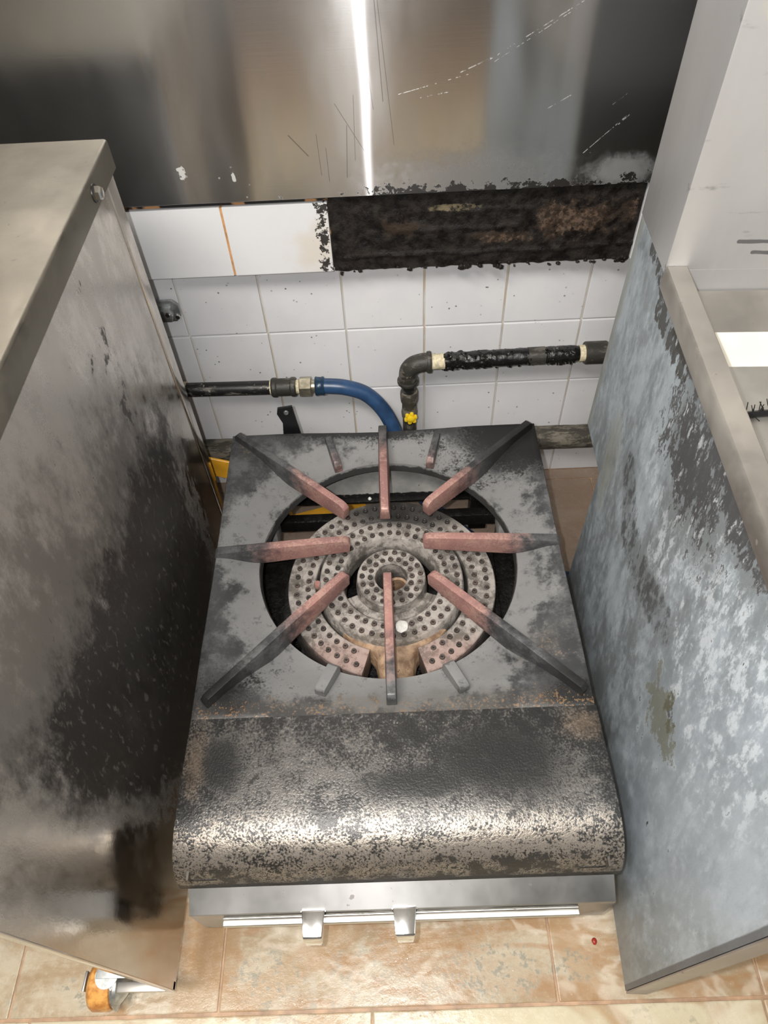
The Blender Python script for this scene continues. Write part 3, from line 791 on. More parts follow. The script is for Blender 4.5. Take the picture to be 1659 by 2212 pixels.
# top pan: sheet with folded skirt on the right side and rounded fold
prof = [(-1.10, 0.852), (-1.10, 0.884), (-1.096, 0.888), (XL - 0.004, 0.888), (XL - 0.001, 0.8868), (XL, 0.884), (XL, 0.852), (XL - 0.0025, 0.852), (XL - 0.0025, 0.882), (XL - 0.005, 0.885), (-1.095, 0.885), (-1.0975, 0.882), (-1.0975, 0.852)]
part('top', prism(prof, 'y', 0.098, 0.926), 'steel_top', lc, angle=50)
part('side_panel', box(XL - 0.006, XL - 0.004, 0.099, 0.905, 0.066, 0.880, 0.0004, 1), 'soot_side', lc, smooth=False)
part('corner_post', prism([(0.884, 0.066), (0.913, 0.066), (0.913, 0.852), (0.8835, 0.852)], 'x', XL - 0.020, XL - 0.0018, 0.0022), 'soot_side', lc)
part('front_hem', box(XL - 0.012, XL - 0.0028, 0.0985, 0.1010, 0.066, 0.852, 0.001), 'soot_side', lc)
part('side_panel', box(-1.10, -1.097, 0.099, 0.905, 0.066, 0.880), 'dark_steel', lc, smooth=False)
part('back_panel', box(-1.097, XL - 0.02, 0.9, 0.9025, 0.10, 0.884), 'dark_steel', lc, smooth=False)
part('bottom_rail', box(-0.425, XL - 0.004, 0.0990, 0.112, 0.066, 0.078, 0.0015), 'steel', lc)
part('bottom_rail', box(-1.097, -0.475, 0.70, 0.73, 0.066, 0.09, 0.0015), 'steel', lc)
part('corner_flange', prism([(0.888, 0.857), (0.926, 0.857), (0.926, 0.884), (0.888, 0.884)], 'x', XL - 0.010, XL - 0.001, 0.0012), 'steel', lc)
bo = part('bolt', lathe([(0.0, 0.0100), (0.0068, 0.0095), (0.0085, 0.0075), (0.0085, 0.0), (0.0, 0.0)], (XL, 0.8295, 0.8690), 'x', 6), 'chrome', lc, smooth=False)
part('washer', lathe([(0, 0.0015), (0.0105, 0.0012), (0.0110, 0.0), (0, 0)], (XL, 0.8295, 0.8690), 'x', 20), 'black', bo)
def castor(cx, cy):
    pl = part('castor_plate', box(cx - 0.010, cx + 0.034, cy + 0.004, cy + 0.03, 0.0675, 0.071, 0.001), 'zinc', lc)
    part('swivel', lathe([(0, 0.060), (0.015, 0.060), (0.017, 0.068), (0, 0.068)], (cx + 0.005, cy + 0.008, 0.0), 'z', 20), 'zinc', pl)
    wh = part('castor_wheel', lathe([(0.0, -0.019), (0.026, -0.019), (0.030, -0.017), (0.0335, -0.012), (0.034, 0.0), (0.0335, 0.010), (0.031, 0.015), (0.026, 0.016), (0.024, 0.012), (0.0, 0.012)], (cx - 0.006, cy, 0.034), 'x', 32), 'tyre', lc, label='orange castor tyre')
    part('hub_cap', lathe([(0.0, 0.036), (0.012, 0.035), (0.018, 0.031), (0.026, 0.024), (0.028, 0.015), (0.0, 0.013)], (cx - 0.006, cy, 0.034), 'x', 24), 'zinc', wh)
    part('fork', prism([(cy - 0.034, 0.020), (cy - 0.026, 0.010), (cy - 0.004, 0.018), (cy + 0.016, 0.060), (cy - 0.010, 0.062), (cy - 0.028, 0.044)], 'x', cx + 0.0105, cx + 0.0135, 0.001), 'zinc', lc)
    part('fork', prism([(cy - 0.010, 0.020), (cy + 0.010, 0.020), (cy + 0.016, 0.060), (cy - 0.010, 0.062)], 'x', cx - 0.030, cx - 0.027, 0.001), 'zinc', lc)
castor(-0.452, 0.113)
castor(-0.452, 0.84)
castor(-1.05, 0.113)
castor(-1.05, 0.84)

# ------------------------------------------------------------------ right range (built in its own turned frame)
a = math.radians(2.9)
rg = thing('cooking_range', 'stainless steel range with raised back and mottled grey side, right of the stove', 'range', (0.2946 * math.cos(a), -0.2946 * math.sin(a), 0), -a)
L = dict(local=True)
part('side_panel', prism([(0.098, 0.065), (0.767, 0.065), (0.767, 0.410), (0.888, 0.404), (0.888, 0.7835), (0.098, 0.7835)], 'x', 0.0, 0.003), 'zinc_side', rg, smooth=False, **L)
part('front_flange', box(0.0005, 0.028, 0.0945, 0.0975, 0.065, 0.765, 0.0008), 'flange', rg, **L)
part('rim', prism([(-0.0015, 0.768), (-0.0015, 0.7915), (0.0012, 0.795), (0.0235, 0.795), (0.0255, 0.793), (0.0255, 0.755), (0.023, 0.755), (0.023, 0.790), (0.0015, 0.790), (0.0005, 0.768)], 'y', 0.06, 0.7535), 'steel_rim', rg, angle=40, **L)
part('riser', box(-0.001, 0.90, 0.754, 0.890, 0.785, 1.45, 0.0025), 'steel_riser', rg, **L)
part('riser_front', box(0.0245, 0.90, 0.7538, 0.7565, 0.758, 0.79), 'steel_riser', rg, smooth=False, **L)
part('rear_ledge', prism([(0.7515, 0.7620), (0.690, 0.7480), (0.690, 0.7455), (0.7515, 0.7590)], 'x', 0.0245, 0.90), 'steel_rim', rg, smooth=False, **L)
part('tank_slope', prism([(0.690, 0.7485), (0.661, 0.7210), (0.661, 0.718), (0.690, 0.7455)], 'x', 0.0245, 0.90), 'slope_glare', rg, smooth=False, **L)
curve = [(0.661, 0.7212), (0.64, 0.7165), (0.61, 0.7130), (0.58, 0.7120), (0.55, 0.7125), (0.50, 0.716), (0.42, 0.722), (0.33, 0.725), (0.20, 0.725), (0.07, 0.725)]
part('tank_floor', prism(curve + [(y, z - 0.003) for y, z in curve[::-1]], 'x', 0.0245, 0.90), 'steel_bright', rg, angle=50, **L)
part('front_rail', box(0.0, 0.90, 0.055, 0.062, 0.70, 0.795, 0.002), 'steel_rim', rg, **L)
part('inner_wall', box(0.0235, 0.0255, 0.06, 0.752, 0.66, 0.757), 'steel_bright', rg, smooth=False, **L)
part('side_panel', box(0.897, 0.90, 0.098, 0.888, 0.065, 0.79), 'steel', rg, smooth=False, **L)
part('back_panel', box(0.003, 0.897, 0.84, 0.843, 0.41, 0.785), 'dark_steel', rg, smooth=False, **L)
for xx in (0.035, 0.85):
    for yy in (0.20, 0.70):
        part('foot', lathe([(0, 0), (0.02, 0), (0.02, 0.008), (0.015, 0.012), (0.015, 0.08), (0, 0.08)], (xx + 0.02, yy, 0), 'z', 16), 'zinc', rg, **L)
        part('foot_bracket', box(xx - 0.002, xx + 0.042, yy - 0.02, yy + 0.02, 0.078, 0.10), 'steel', rg, smooth=False, **L)
# black bristle seam across the tank
bm = tube(spline([(0.0255, 0.579, 0.716), (0.05, 0.582, 0.716), (0.10, 0.589, 0.716), (0.2, 0.592, 0.716), (0.5, 0.592, 0.716), (0.85, 0.592, 0.716)], 8), 0.004, 8)
for k in range(150):
    x = random.uniform(0.028, 0.35)
    y0 = 0.580 + min(0.012, (x - 0.028) * 0.15)
    an = random.uniform(0, 2 * PI)
    ln = random.uniform(0.006, 0.017)
    p0 = Vector((x, y0, 0.717))
    p1 = p0 + Vector((random.uniform(-0.006, 0.006), ln * math.cos(an), abs(ln * math.sin(an)) * 0.6))
    tube([p0, p1], 0.0006, 3, bm=bm)
o = part('bristle_seam', bm, 'black', rg, label='black bristly seam', **L)

# ------------------------------------------------------------------ stove body
st = thing('gas_stove', 'low single burner cast iron gas stove with three ring burner, sooty', 'stove', (CX, 0.55, 0))
X0, X1 = CX - 0.272, CX + 0.272
part('side_panel', box(X0, X0 + 0.003, 0.20, 0.945, 0.10, 0.288), 'body', st, smooth=False)
part('side_panel', box(X1 - 0.003, X1, 0.20, 0.945, 0.10, 0.288), 'body', st, smooth=False)
part('back_panel', prism([(0.940, 0.146), (0.9425, 0.146), (0.9475, 0.288), (0.945, 0.288)], 'x', X0, X1), 'inner_back', st, smooth=False)
for xx in (X0 + 0.02, X1 - 0.02):
    for yy in (0.22, 0.92):
        part('leg', prism([(xx - 0.018, yy - 0.018), (xx + 0.018, yy - 0.018), (xx + 0.018, yy + 0.018), (xx - 0.018, yy + 0.018)], 'z', 0.0, 0.275, 0.003), 'oily', st)
# inner frame: cross bars and trays, black with oil
part('frame_bar', box(X0 + 0.003, X1 - 0.003, 0.926, 0.941, 0.141, 0.1465, 0.001), 'oily', st)
part('frame_bar', box(X0 + 0.003, X1 - 0.003, 0.842, 0.862, 0.165, 0.195, 0.002), 'oily', st)
part('frame_bar', box(X0 + 0.003, X1 - 0.003, 0.800, 0.812, 0.155, 0.175, 0.002), 'oily', st)
part('frame_bar', box(X0 + 0.003, X1 - 0.003, 0.46, 0.48, 0.155, 0.185, 0.002), 'oily', st)
part('frame_bar', box(-0.205, -0.185, 0.48, 0.80, 0.158, 0.18, 0.002), 'oily', st)
part('frame_bar', box(0.160, 0.182, 0.48, 0.80, 0.158, 0.18, 0.002), 'oily', st)
part('drip_tray', box(X0 + 0.004, -0.02, 0.30, 0.80, 0.135, 0.139), 'oily', st, smooth=False)
part('drip_tray', box(-0.019, X1 - 0.004, 0.30, 0.80, 0.135, 0.139), 'oily', st, smooth=False)
part('upright', box(0.150, 0.186, 0.872, 0.905, 0.11, 0.28, 0.004), 'oily', st)
part('upright', box(-0.215, -0.205, 0.862, 0.905, 0.15, 0.27, 0.002), 'oily', st)
part('corner_bracket', box(-0.238, -0.222, 0.80, 0.85, 0.17, 0.28, 0.003), 'inner_back', st)
part('corner_bracket', box(0.196, 0.212, 0.80, 0.85, 0.17, 0.28, 0.003), 'inner_back', st)
# bracket tab sticking up at the rear
tb = part('mounting_tab', prism([(-0.2105, 0.27), (-0.168, 0.27), (-0.176, 0.338), (-0.1805, 0.380), (-0.2080, 0.376), (-0.2110, 0.362), (-0.2035, 0.338)], 'y', 0.970, 0.975, 0.001), 'black', st)
part('tab_screw', lathe([(0, 0.003), (0.004, 0.0025), (0.005, 0), (0, 0)], (-0.193, 0.970, 0.366), Matrix.Rotation(PI / 2, 3, 'X'), 12), 'zinc', tb)
part('tab_arm', box(-0.205, -0.175, 0.945, 0.975, 0.262, 0.272, 0.001), 'black', tb)

# front cover, a cast hood rolling down at the front
prof = [(0.3995, 0.3225), (0.360, 0.3222), (0.310, 0.3210), (0.275, 0.3190), (0.255, 0.3160), (0.238, 0.3105), (0.223, 0.3020), (0.212, 0.2910), (0.2045, 0.2780), (0.2000, 0.2640), (0.1978, 0.2475)]
inner = [(y + 0.006, z - 0.006) for y, z in prof[:]]
inner[0] = (0.3995, 0.300)
inner[-1] = (0.2040, 0.2475)
bm = bmesh.new()
N = 24
CW = 0.2905
def cover_x(u, y):   # slight flare towards the front
    return CX + 0.001 + u * (CW - 0.004 * max(0, min(1, (y - 0.23) / 0.17)))
cols = []
for i in range(N + 1):
    u = -1 + 2 * i / N
    cols.append([bm.verts.new((cover_x(u, y), y, z + (0.0008 * mn.noise(Vector((u * 3, y * 9, 0)))))) for y, z in prof + inner[::-1]])
K = len(cols[0])
for A, B in zip(cols, cols[1:]):
    for k in range(K):
        bm.faces.new((A[k], B[k], B[(k + 1) % K], A[(k + 1) % K]))
np_ = len(prof)
for C_ in (cols[0], cols[-1]):      # cheeks close the ends down to the rim
    for k in range(np_ - 1):
        bm.faces.new((C_[k], C_[k + 1], C_[K - 2 - k], C_[K - 1 - k]))
bmesh.ops.recalc_face_normals(bm, faces=bm.faces)
bevel(bm, 0.0025, 2, [e for e in bm.edges if len(e.link_faces) == 2 and abs(e.verts[0].co.x - CX) > 0.28 and abs(e.verts[1].co.x - CX) > 0.28 and e.calc_face_angle(0) > 0.9])
part('front_cover', bm, 'cover', st, angle=45)
for s in (-1, 1):
    xx = CX + 0.001 + s * (CW - 0.008)
    part('cover_cheek', prism([(0.3985, 0.3195)] + [(y + 0.0035, z - 0.0035) for y, z in prof[1:-1]] + [(0.2030, 0.2485), (0.3985, 0.2485)], 'x', xx - 0.002, xx + 0.002), 'body', st, smooth=False)
# brushed fascia below, control rail and two lever knobs
part('fascia', prism([(0.2020, 0.2470), (0.1700, 0.2260), (0.1690, 0.2240), (0.1690, 0.1300), (0.1705, 0.1300), (0.1715, 0.2235), (0.2030, 0.2445)], 'x', CX + 0.003 - 0.2815, CX + 0.003 + 0.2815), 'steel_fascia', st, angle=25)
part('under_tray', box(X0 + 0.004, X1 - 0.004, 0.172, 0.30, 0.128, 0.132), 'body', st, smooth=False)
rl = part('control_rail', prism([(0.1690, 0.2150), (0.1660, 0.2175), (0.1640, 0.2150), (0.1580, 0.2150), (0.1568, 0.2138), (0.1568, 0.2060), (0.1690, 0.2060)], 'x', -0.2495, 0.2225, 0.0006, 1), 'steel_bright', st, angle=25)
def knob(cx):
    bm = bmesh.new()
    # wedge lever: wider at the back, tall dome, chamfered
    zt, zb = 0.2300, 0.2030
    ring = []
    sec = [(0.1740, 0.0150, zt - 0.006), (0.1700, 0.0155, zt), (0.1390, 0.0126, zt - 0.002), (0.1365, 0.0118, zt - 0.006), (0.1335, 0.0106, zb + 0.002)]
    for y, hw, z in sec:
        ring.append([bm.verts.new((cx - hw, y, z)), bm.verts.new((cx + hw, y, z)), bm.verts.new((cx + hw * 0.92, y, zb)), bm.verts.new((cx - hw * 0.92, y, zb))])
    for A, B in zip(ring, ring[1:]):
        for k in range(4):
            bm.faces.new((A[k], A[(k + 1) % 4], B[(k + 1) % 4], B[k]))
    bm.faces.new(ring[0])
    bm.faces.new(ring[-1][::-1])
    bmesh.ops.recalc_face_normals(bm, faces=bm.faces)
    bevel(bm, 0.0018, 2)
    kb = part('lever_knob', bm, 'chrome', st, angle=40)
    part('knob_collar', lathe([(0, 0.0), (0.0080, 0.0), (0.0085, 0.002), (0.0085, 0.004), (0, 0.004)], (cx, 0.172, 0.2185), Matrix.Rotation(-PI / 2, 3, 'X'), 20), 'black', kb)
    part('knob_flange', box(cx - 0.0175, cx + 0.0175, 0.1690, 0.1730, 0.2065, 0.2265, 0.0015), 'chrome', kb)
knob(-0.1283)
knob(-0.0078)

# ------------------------------------------------------------------ burners (parts of the stove)
BX, BY = -0.0095, 0.6655
def sector(r0, r1, z0, z1, a0, a1, n=72, flare0=0.0, flare1=0.0, ch=0.0015, cx=BX, cy=BY):
    """annular block; flare widens the foot; ch chamfers the top edges"""
    bm = bmesh.new()
    full = abs(a1 - a0) >= 2 * PI - 1e-6
    prof = [(r0 - flare0, z0), (r0, z1 - ch), (r0 + ch, z1), (r1 - ch, z1), (r1, z1 - ch), (r1 + flare1, z0)]
    rings = []
    cnt = n if full else n + 1
    for i in range(cnt):
        t = a0 + (a1 - a0) * i / n
        rings.append([bm.verts.new((cx + r * math.cos(t), cy + r * math.sin(t), z)) for r, z in prof])
    m_ = len(prof)
    for i in range(n):
        A, B = rings[i], rings[(i + 1) % cnt]
        for k in range(m_):
            bm.faces.new((A[k], B[k], B[(k + 1) % m_], A[(k + 1) % m_]))
    if not full:
        bm.faces.new(rings[0])
        bm.faces.new(rings[-1][::-1])
    bmesh.ops.recalc_face_normals(bm, faces=bm.faces)
    return bm
ZO, ZM, ZI = 0.2450, 0.2600, 0.2620
GAP = math.radians(17.0)
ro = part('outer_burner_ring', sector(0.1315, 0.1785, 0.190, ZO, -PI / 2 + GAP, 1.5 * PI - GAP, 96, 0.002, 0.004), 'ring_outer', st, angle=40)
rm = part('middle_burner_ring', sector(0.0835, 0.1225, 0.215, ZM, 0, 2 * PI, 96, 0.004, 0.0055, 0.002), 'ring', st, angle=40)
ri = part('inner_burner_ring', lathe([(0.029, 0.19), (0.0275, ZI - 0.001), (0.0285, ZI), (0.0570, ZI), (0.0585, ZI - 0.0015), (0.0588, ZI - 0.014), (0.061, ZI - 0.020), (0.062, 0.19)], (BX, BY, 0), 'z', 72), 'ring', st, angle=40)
part('burner_venturi', lathe([(0.016, 0.17), (0.020, 0.236), (0.0185, 0.2375), (0.015, 0.236), (0.013, 0.17)], (BX + 0.010, BY - 0.004, 0), 'z', 32), 'feed', ri)
part('burner_bridge', sector(0.060, 0.0785, 0.20, 0.246, math.radians(-158), math.radians(-22), 40, 0, 0, 0.004), 'ring', rm)
part('bridge_lug', sector(0.0755, 0.0850, 0.20, 0.2465, math.radians(-78), math.radians(-66), 6, 0, 0, 0.001), 'ring', rm)
part('bridge_lug', sector(0.0755, 0.0850, 0.20, 0.2465, math.radians(-128), math.radians(-100), 8, 0, 0, 0.001), 'ring', rm)
part('bridge_lug', sector(0.0755, 0.0850, 0.20, 0.2465, math.radians(-158), math.radians(-140), 8, 0, 0, 0.001), 'ring', rm)
part('bridge_lug', sector(0.0755, 0.0850, 0.20, 0.2465, math.radians(-42), math.radians(-22), 8, 0, 0, 0.001), 'ring', rm)
# feed arm running forward from the middle ring through the gap of the outer one
bm = bmesh.new()
secs = [(0.095, 0.084, 0.2500), (0.110, 0.070, 0.2485), (0.120, 0.056, 0.2465), (0.1285, 0.037, 0.2445), (0.140, 0.030, 0.2425), (0.160, 0.0265, 0.2400), (0.190, 0.0245, 0.2370), (0.26, 0.0225, 0.2340)]
rings = []
for d, hw, z in secs:
    y = BY - d
    x = BX + 0.003
    rings.append([bm.verts.new((x - hw * 1.12, y, z - 0.045)), bm.verts.new((x - hw, y, z - 0.006)), bm.verts.new((x - hw * 0.72, y, z)), bm.verts.new((x + hw * 0.72, y, z)), bm.verts.new((x + hw, y, z - 0.006)), bm.verts.new((x + hw * 1.12, y, z - 0.045))])
for A, B in zip(rings, rings[1:]):
    for k in range(6):
        bm.faces.new((A[k], A[(k + 1) % 6], B[(k + 1) % 6], B[k]))
bm.faces.new(rings[0])
bm.faces.new(rings[-1][::-1])
part('feed_arm', bm, 'feed', st, angle=50)
# mixing tube of the outer ring, hidden supports
for s in (-1, 1):
    part('burner_support', box(BX + s * 0.15 - 0.008, BX + s * 0.15 + 0.008, 0.455, 0.80, 0.178, 0.191, 0.001), 'oily', st)
part('burner_support', box(BX - 0.14, BX + 0.14, BY - 0.01, BY + 0.01, 0.178, 0.191, 0.001), 'oily', st)
part('burner_support', box(BX - 0.14, BX + 0.14, 0.50, 0.515, 0.178, 0.191, 0.001), 'oily', st)

def nozzle_mesh(r, h):
    bm = lathe([(r * 1.25, -0.001), (r * 1.12, h * 0.25), (r, h * 0.55), (r * 0.96, h), (r * 0.62, h), (r * 0.50, h * 0.72)], (0, 0, 0), 'z', 10)
    nf = len(bm.faces)
    lathe([(r * 0.50, h * 0.72), (r * 0.30, h * 0.70), (0, h * 0.35)], (0, 0, 0), 'z', 10, bm=bm)
    bm.faces.ensure_lookup_table()
    for i, f in enumerate(bm.faces):
        f.material_index = 1 if i >= nf else 0
        f.smooth = True
    bmesh.ops.remove_doubles(bm, verts=bm.verts, dist=1e-6)
    bmesh.ops.recalc_face_normals(bm, faces=bm.faces)
    me = bpy.data.meshes.new('nozzle')
    bm.to_mesh(me)
    bm.free()
    me.materials.append(M['nozzle'])
    me.materials.append(M['nozzle_hole'])
    return me
nm_a = nozzle_mesh(0.0041, 0.0040)
nm_b = nozzle_mesh(0.0042, 0.0016)
RO = Vector((CX, 0.55, 0))
def row(ring, r, n, z, ph=0.0, skip=None, mesh=nm_a):
    for i in range(n):
        t = 2 * PI * (i + ph) / n
        if skip and skip(t):
            continue
        me = mesh if random.random() < 0.85 else nm_b
        o = link('nozzle', me, ring)
        rr = r + random.uniform(-0.0007, 0.0007)
        o.location = Vector((BX + rr * math.cos(t), BY + rr * math.sin(t), z)) - RO
def in_gap(t):
    d = abs((t - 1.5 * PI + PI) % (2 * PI) - PI)
    return d < GAP + 0.055
row(ro, 0.1635, 58, ZO, 0.0, in_gap)
row(ro, 0.1435, 54, ZO, 0.5, in_gap)
row(rm, 0.1120, 40, ZM, 0.0)
row(rm, 0.0945, 38, ZM, 0.5)
row(ri, 0.0500, 19, ZI, 0.3)
row(ri, 0.0362, 16, ZI, 0.0)
# pilot tube standing in the notch left of the middle ring
pt = part('pilot_tube', tube([(-0.1365, 0.664, 0.20), (-0.1365, 0.664, 0.243)], 0.0062, 14), 'nozzle', st)
part('pilot_tip', lathe([(0, 0.012), (0.005, 0.0115), (0.0066, 0.009), (0.0066, 0.004), (0.0052, 0.003), (0.0052, 0.0), (0, 0)], (-0.1365, 0.664, 0.243), 'z', 14), 'arm', pt, label='pink heat stained pilot tip')

# ------------------------------------------------------------------ pan support (lifts off): plate, eight arms, four nubs
gr = thing('pan_support', 'square cast iron pan support with eight pink tipped arms over the burner', 'pan support', (CX, 0.68, 0.29))
GX0, GX1, GY0, GY1 = CX - 0.2865, CX + 0.2865, 0.4005, 0.9615
HX, HY, HR = -0.0140, 0.6800, 0.2165
NA = 160
def sqpt(t):
    dx, dy = math.cos(t), math.sin(t)
    ks = []
    for lim, d, c in ((GX1, dx, HX), (GX0, dx, HX), (GY1, dy, HY), (GY0, dy, HY)):
        if abs(d) > 1e-9:
            k = (lim - c) / d
            if k > 0:
                ks.append(k)
    k = min(ks)
    return (HX + dx * k, HY + dy * k)
angs = sorted([2 * PI * i / NA for i in range(NA)] + [math.atan2(gy - HY, gx - HX) % (2 * PI) for gx in (GX0, GX1) for gy in (GY0, GY1)])
def plate_z(x, y):
    dx = min(x - GX0, GX1 - x)
    dy = min(y - GY0, GY1 - y)
    e = max(0.0, min(dx, dy))
    r = math.hypot(x - HX, y - HY)
    k = max(0.0, min(1.0, (e - 0.022) / 0.085))
    k2 = max(0.0, min(1.0, (0.335 - r) / 0.115))
    kk = min(k, 1.0) * 0.35 + k2 * 0.65
    kk = max(0.0, min(1.0, kk))
    return ZG - 0.0265 * (kk * kk * (3 - 2 * kk)) + 0.0005 * mn.noise(Vector((x * 25, y * 25, 0)))
bm = bmesh.new()
TS = [0, 0.06, 0.14, 0.25, 0.38, 0.52, 0.68, 0.82, 0.92, 0.985, 1.0]
spokes = []
for t in angs:
    sx, sy = sqpt(t)
    hx, hy = HX + HR * math.cos(t), HY + HR * math.sin(t)
    vs = []
    # underside and lip first: outer skirt foot, inner lip foot
    vs.append(bm.verts.new((sx, sy, ZG - 0.026)))
    vs.append(bm.verts.new((HX + (HR + 0.006) * math.cos(t), HY + (HR + 0.006) * math.sin(t), ZG - 0.042)))
    vs.append(bm.verts.new((HX + (HR - 0.003) * math.cos(t), HY + (HR - 0.003) * math.sin(t), ZG - 0.042)))
    vs.append(bm.verts.new((HX + (HR - 0.0012) * math.cos(t), HY + (HR - 0.0012) * math.sin(t), ZG - 0.030)))
    for k in TS:
        x, y = hx + (sx - hx) * k, hy + (sy - hy) * k
        z = plate_z(x, y) - (0.0012 if k == 1.0 else 0)
        vs.append(bm.verts.new((x, y, z)))
    spokes.append(vs)
m_ = len(spokes[0])
for i in range(len(spokes)):
    A, B = spokes[i], spokes[(i + 1) % len(spokes)]
    for k in range(m_):
        bm.faces.new((A[k], B[k], B[(k + 1) % m_], A[(k + 1) % m_]))
part('plate', bm, 'grate', gr, angle=40)

def arm(name, p0, p1, prof, wt, wb, mat='arm', bv=0.0022):
    """bar from p0 (outer) to p1 (tip); prof: (fraction, z) closed side outline; half width wt on top, wb at the foot"""
    p0, p1 = Vector((*p0, 0)), Vector((*p1, 0))
    d = (p1 - p0)
    n = Vector((-d.y, d.x, 0)).normalized()
    zs = [z for _, z in prof]
    z0, z1 = min(zs), max(zs)
    bm = bmesh.new()
    A, B = [], []
    for s, z in prof:
        hw = wb + (wt - wb) * (z - z0) / (z1 - z0)
        c = p0 + d * s
        A.append(bm.verts.new((c.x + n.x * hw, c.y + n.y * hw, z)))
        B.append(bm.verts.new((c.x - n.x * hw, c.y - n.y * hw, z)))
    k = len(prof)
    for i in range(k):
        bm.faces.new((A[i], A[(i + 1) % k], B[(i + 1) % k], B[i]))
    bm.faces.new(A)
    bm.faces.new(B[::-1])
    bmesh.ops.recalc_face_normals(bm, faces=bm.faces)
    es = [e for e in bm.edges if e.calc_face_angle(0) > 0.5 and max(e.verts[0].co.z, e.verts[1].co.z) > ZG - 0.028]
    bevel(bm, bv, 2, es)
    return part(name, bm, mat, gr, angle=38)
ZT = ZG + 0.0180
def arm_prof(z_out, hole_f, tip_z=ZT, drop=0.046, tipd=0.030):
    """outer end height, fraction along where the hole edge is crossed"""
    return [(0.0, ZG - 0.012), (0.0, z_out - 0.006), (0.025, z_out), (0.55, (z_out + tip_z) / 2 + 0.002), (0.955, tip_z), (0.985, tip_z - 0.003), (1.0, tip_z - 0.009), (0.99, tip_z - tipd), (hole_f + 0.06, tip_z - drop), (hole_f - 0.05, tip_z - drop)]
arm('arm', (GX0 - 0.0015, 0.6915), (-0.0745, 0.6955), arm_prof(ZG + 0.004, 0.30, ZT, 0.044, 0.027), 0.0066, 0.0105)
arm('arm', (GX1 + 0.0015, 0.6905), (0.0455, 0.6955), arm_prof(ZG + 0.004, 0.30, ZT, 0.044, 0.027), 0.0066, 0.0105)
arm('arm', (CX - 0.001, 0.9635), (CX - 0.0012, 0.7530), arm_prof(ZG + 0.014, 0.31), 0.0068, 0.0105)
arm('arm', (CX, 0.4155), (CX - 0.0005, 0.6310), arm_prof(ZG + 0.016, 0.24), 0.0064, 0.0085)
arm('arm', (-0.2905, 0.9530), (-0.0815, 0.7640), arm_prof(ZG + 0.017, 0.30, ZT, 0.046, 0.034), 0.0062, 0.0085)
arm('arm', (0.2620, 0.9530), (0.0535, 0.7650), arm_prof(ZG + 0.017, 0.30, ZT, 0.046, 0.034), 0.0062, 0.0085)
arm('arm', (-0.2835, 0.4210), (-0.0800, 0.6325), arm_prof(ZG + 0.019, 0.30), 0.0064, 0.0085)
arm('arm', (0.2610, 0.4190), (0.0530, 0.6270), arm_prof(ZG + 0.019, 0.30), 0.0064, 0.0085)
nub_prof = [(0, ZG - 0.016), (0, ZG + 0.003), (0.06, ZG + 0.0065), (0.9, ZG - 0.002), (1.0, ZG - 0.010), (1.0, ZG - 0.034), (0.8, ZG - 0.036)]
arm('nub', (-0.1190, 0.4350), (-0.0985, 0.4830), nub_prof, 0.0080, 0.0098, 'grate', 0.0018)
arm('nub', (0.0915, 0.4320), (0.0705, 0.4800), nub_prof, 0.0080, 0.0098, 'grate', 0.0018)
arm('nub', (-0.1195, 0.9460), (-0.0990, 0.8800), nub_prof, 0.0060, 0.0080, 'arm', 0.0018)
arm('nub', (0.0870, 0.9440), (0.0690, 0.8800), nub_prof, 0.0060, 0.0080, 'arm', 0.0018)

# ------------------------------------------------------------------ pipes and hoses behind the stove
PY = 1.072
gp = thing('gas_pipe', 'black painted gas pipe on the tiles behind the left cabinet, feeding the blue hose', 'pipe', (-0.40, PY, 0.342))
def zl(x):
    return 0.3375 + (x + 0.20) * -0.02
part('pipe', tube([(-0.60, PY, zl(-0.6)), (-0.224, PY, zl(-0.224))], 0.0140, 20), 'pipe_black', gp)
part('wall_elbow', tube(spline([(-0.595, PY, zl(-0.6)), (-0.615, PY + 0.004, zl(-0.6)), (-0.625, PY + 0.02, zl(-0.6)), (-0.626, YW, zl(-0.6))], 5), 0.0175, 16), 'fitting', gp)
part('sealing_ring', tube([(-0.4060, PY, zl(-0.40)), (-0.3990, PY, zl(-0.40))], 0.0165, 20), 'tape', gp)
part('socket', tube([(-0.412, PY, zl(-0.40)), (-0.4045, PY, zl(-0.40))], 0.0195, 20), 'fitting', gp)
part('coupling', lathe([(0.0, -0.003), (0.0175, -0.003), (0.0195, 0.0), (0.0195, 0.006), (0.0175, 0.009), (0.0175, 0.034), (0.0195, 0.037), (0.0195, 0.043), (0.0175, 0.046), (0, 0.046)], (-0.2290, PY, zl(-0.21)), 'x', 28), 'fitting', gp)
part('thread_tape', tube([(-0.184, PY, zl(-0.18)), (-0.1765, PY, zl(-0.18))], 0.0140, 20), 'tape', gp)
part('pipe_end_tape', tube([(-0.2345, PY, zl(-0.23)), (-0.2285, PY, zl(-0.23))], 0.0150, 20), 'tape', gp)
bm = lathe([(0, 0), (0.0190, 0), (0.0205, 0.0015), (0.0205, 0.0225), (0.0190, 0.024), (0, 0.024)], (-0.1765, PY, zl(-0.17)), 'x', 6)
part('hex_nut', bm, 'brass', gp, smooth=False)
part('hose_tail', tube([(-0.153, PY, zl(-0.15)), (-0.145, PY, zl(-0.15))], 0.0135, 20), 'brass', gp)

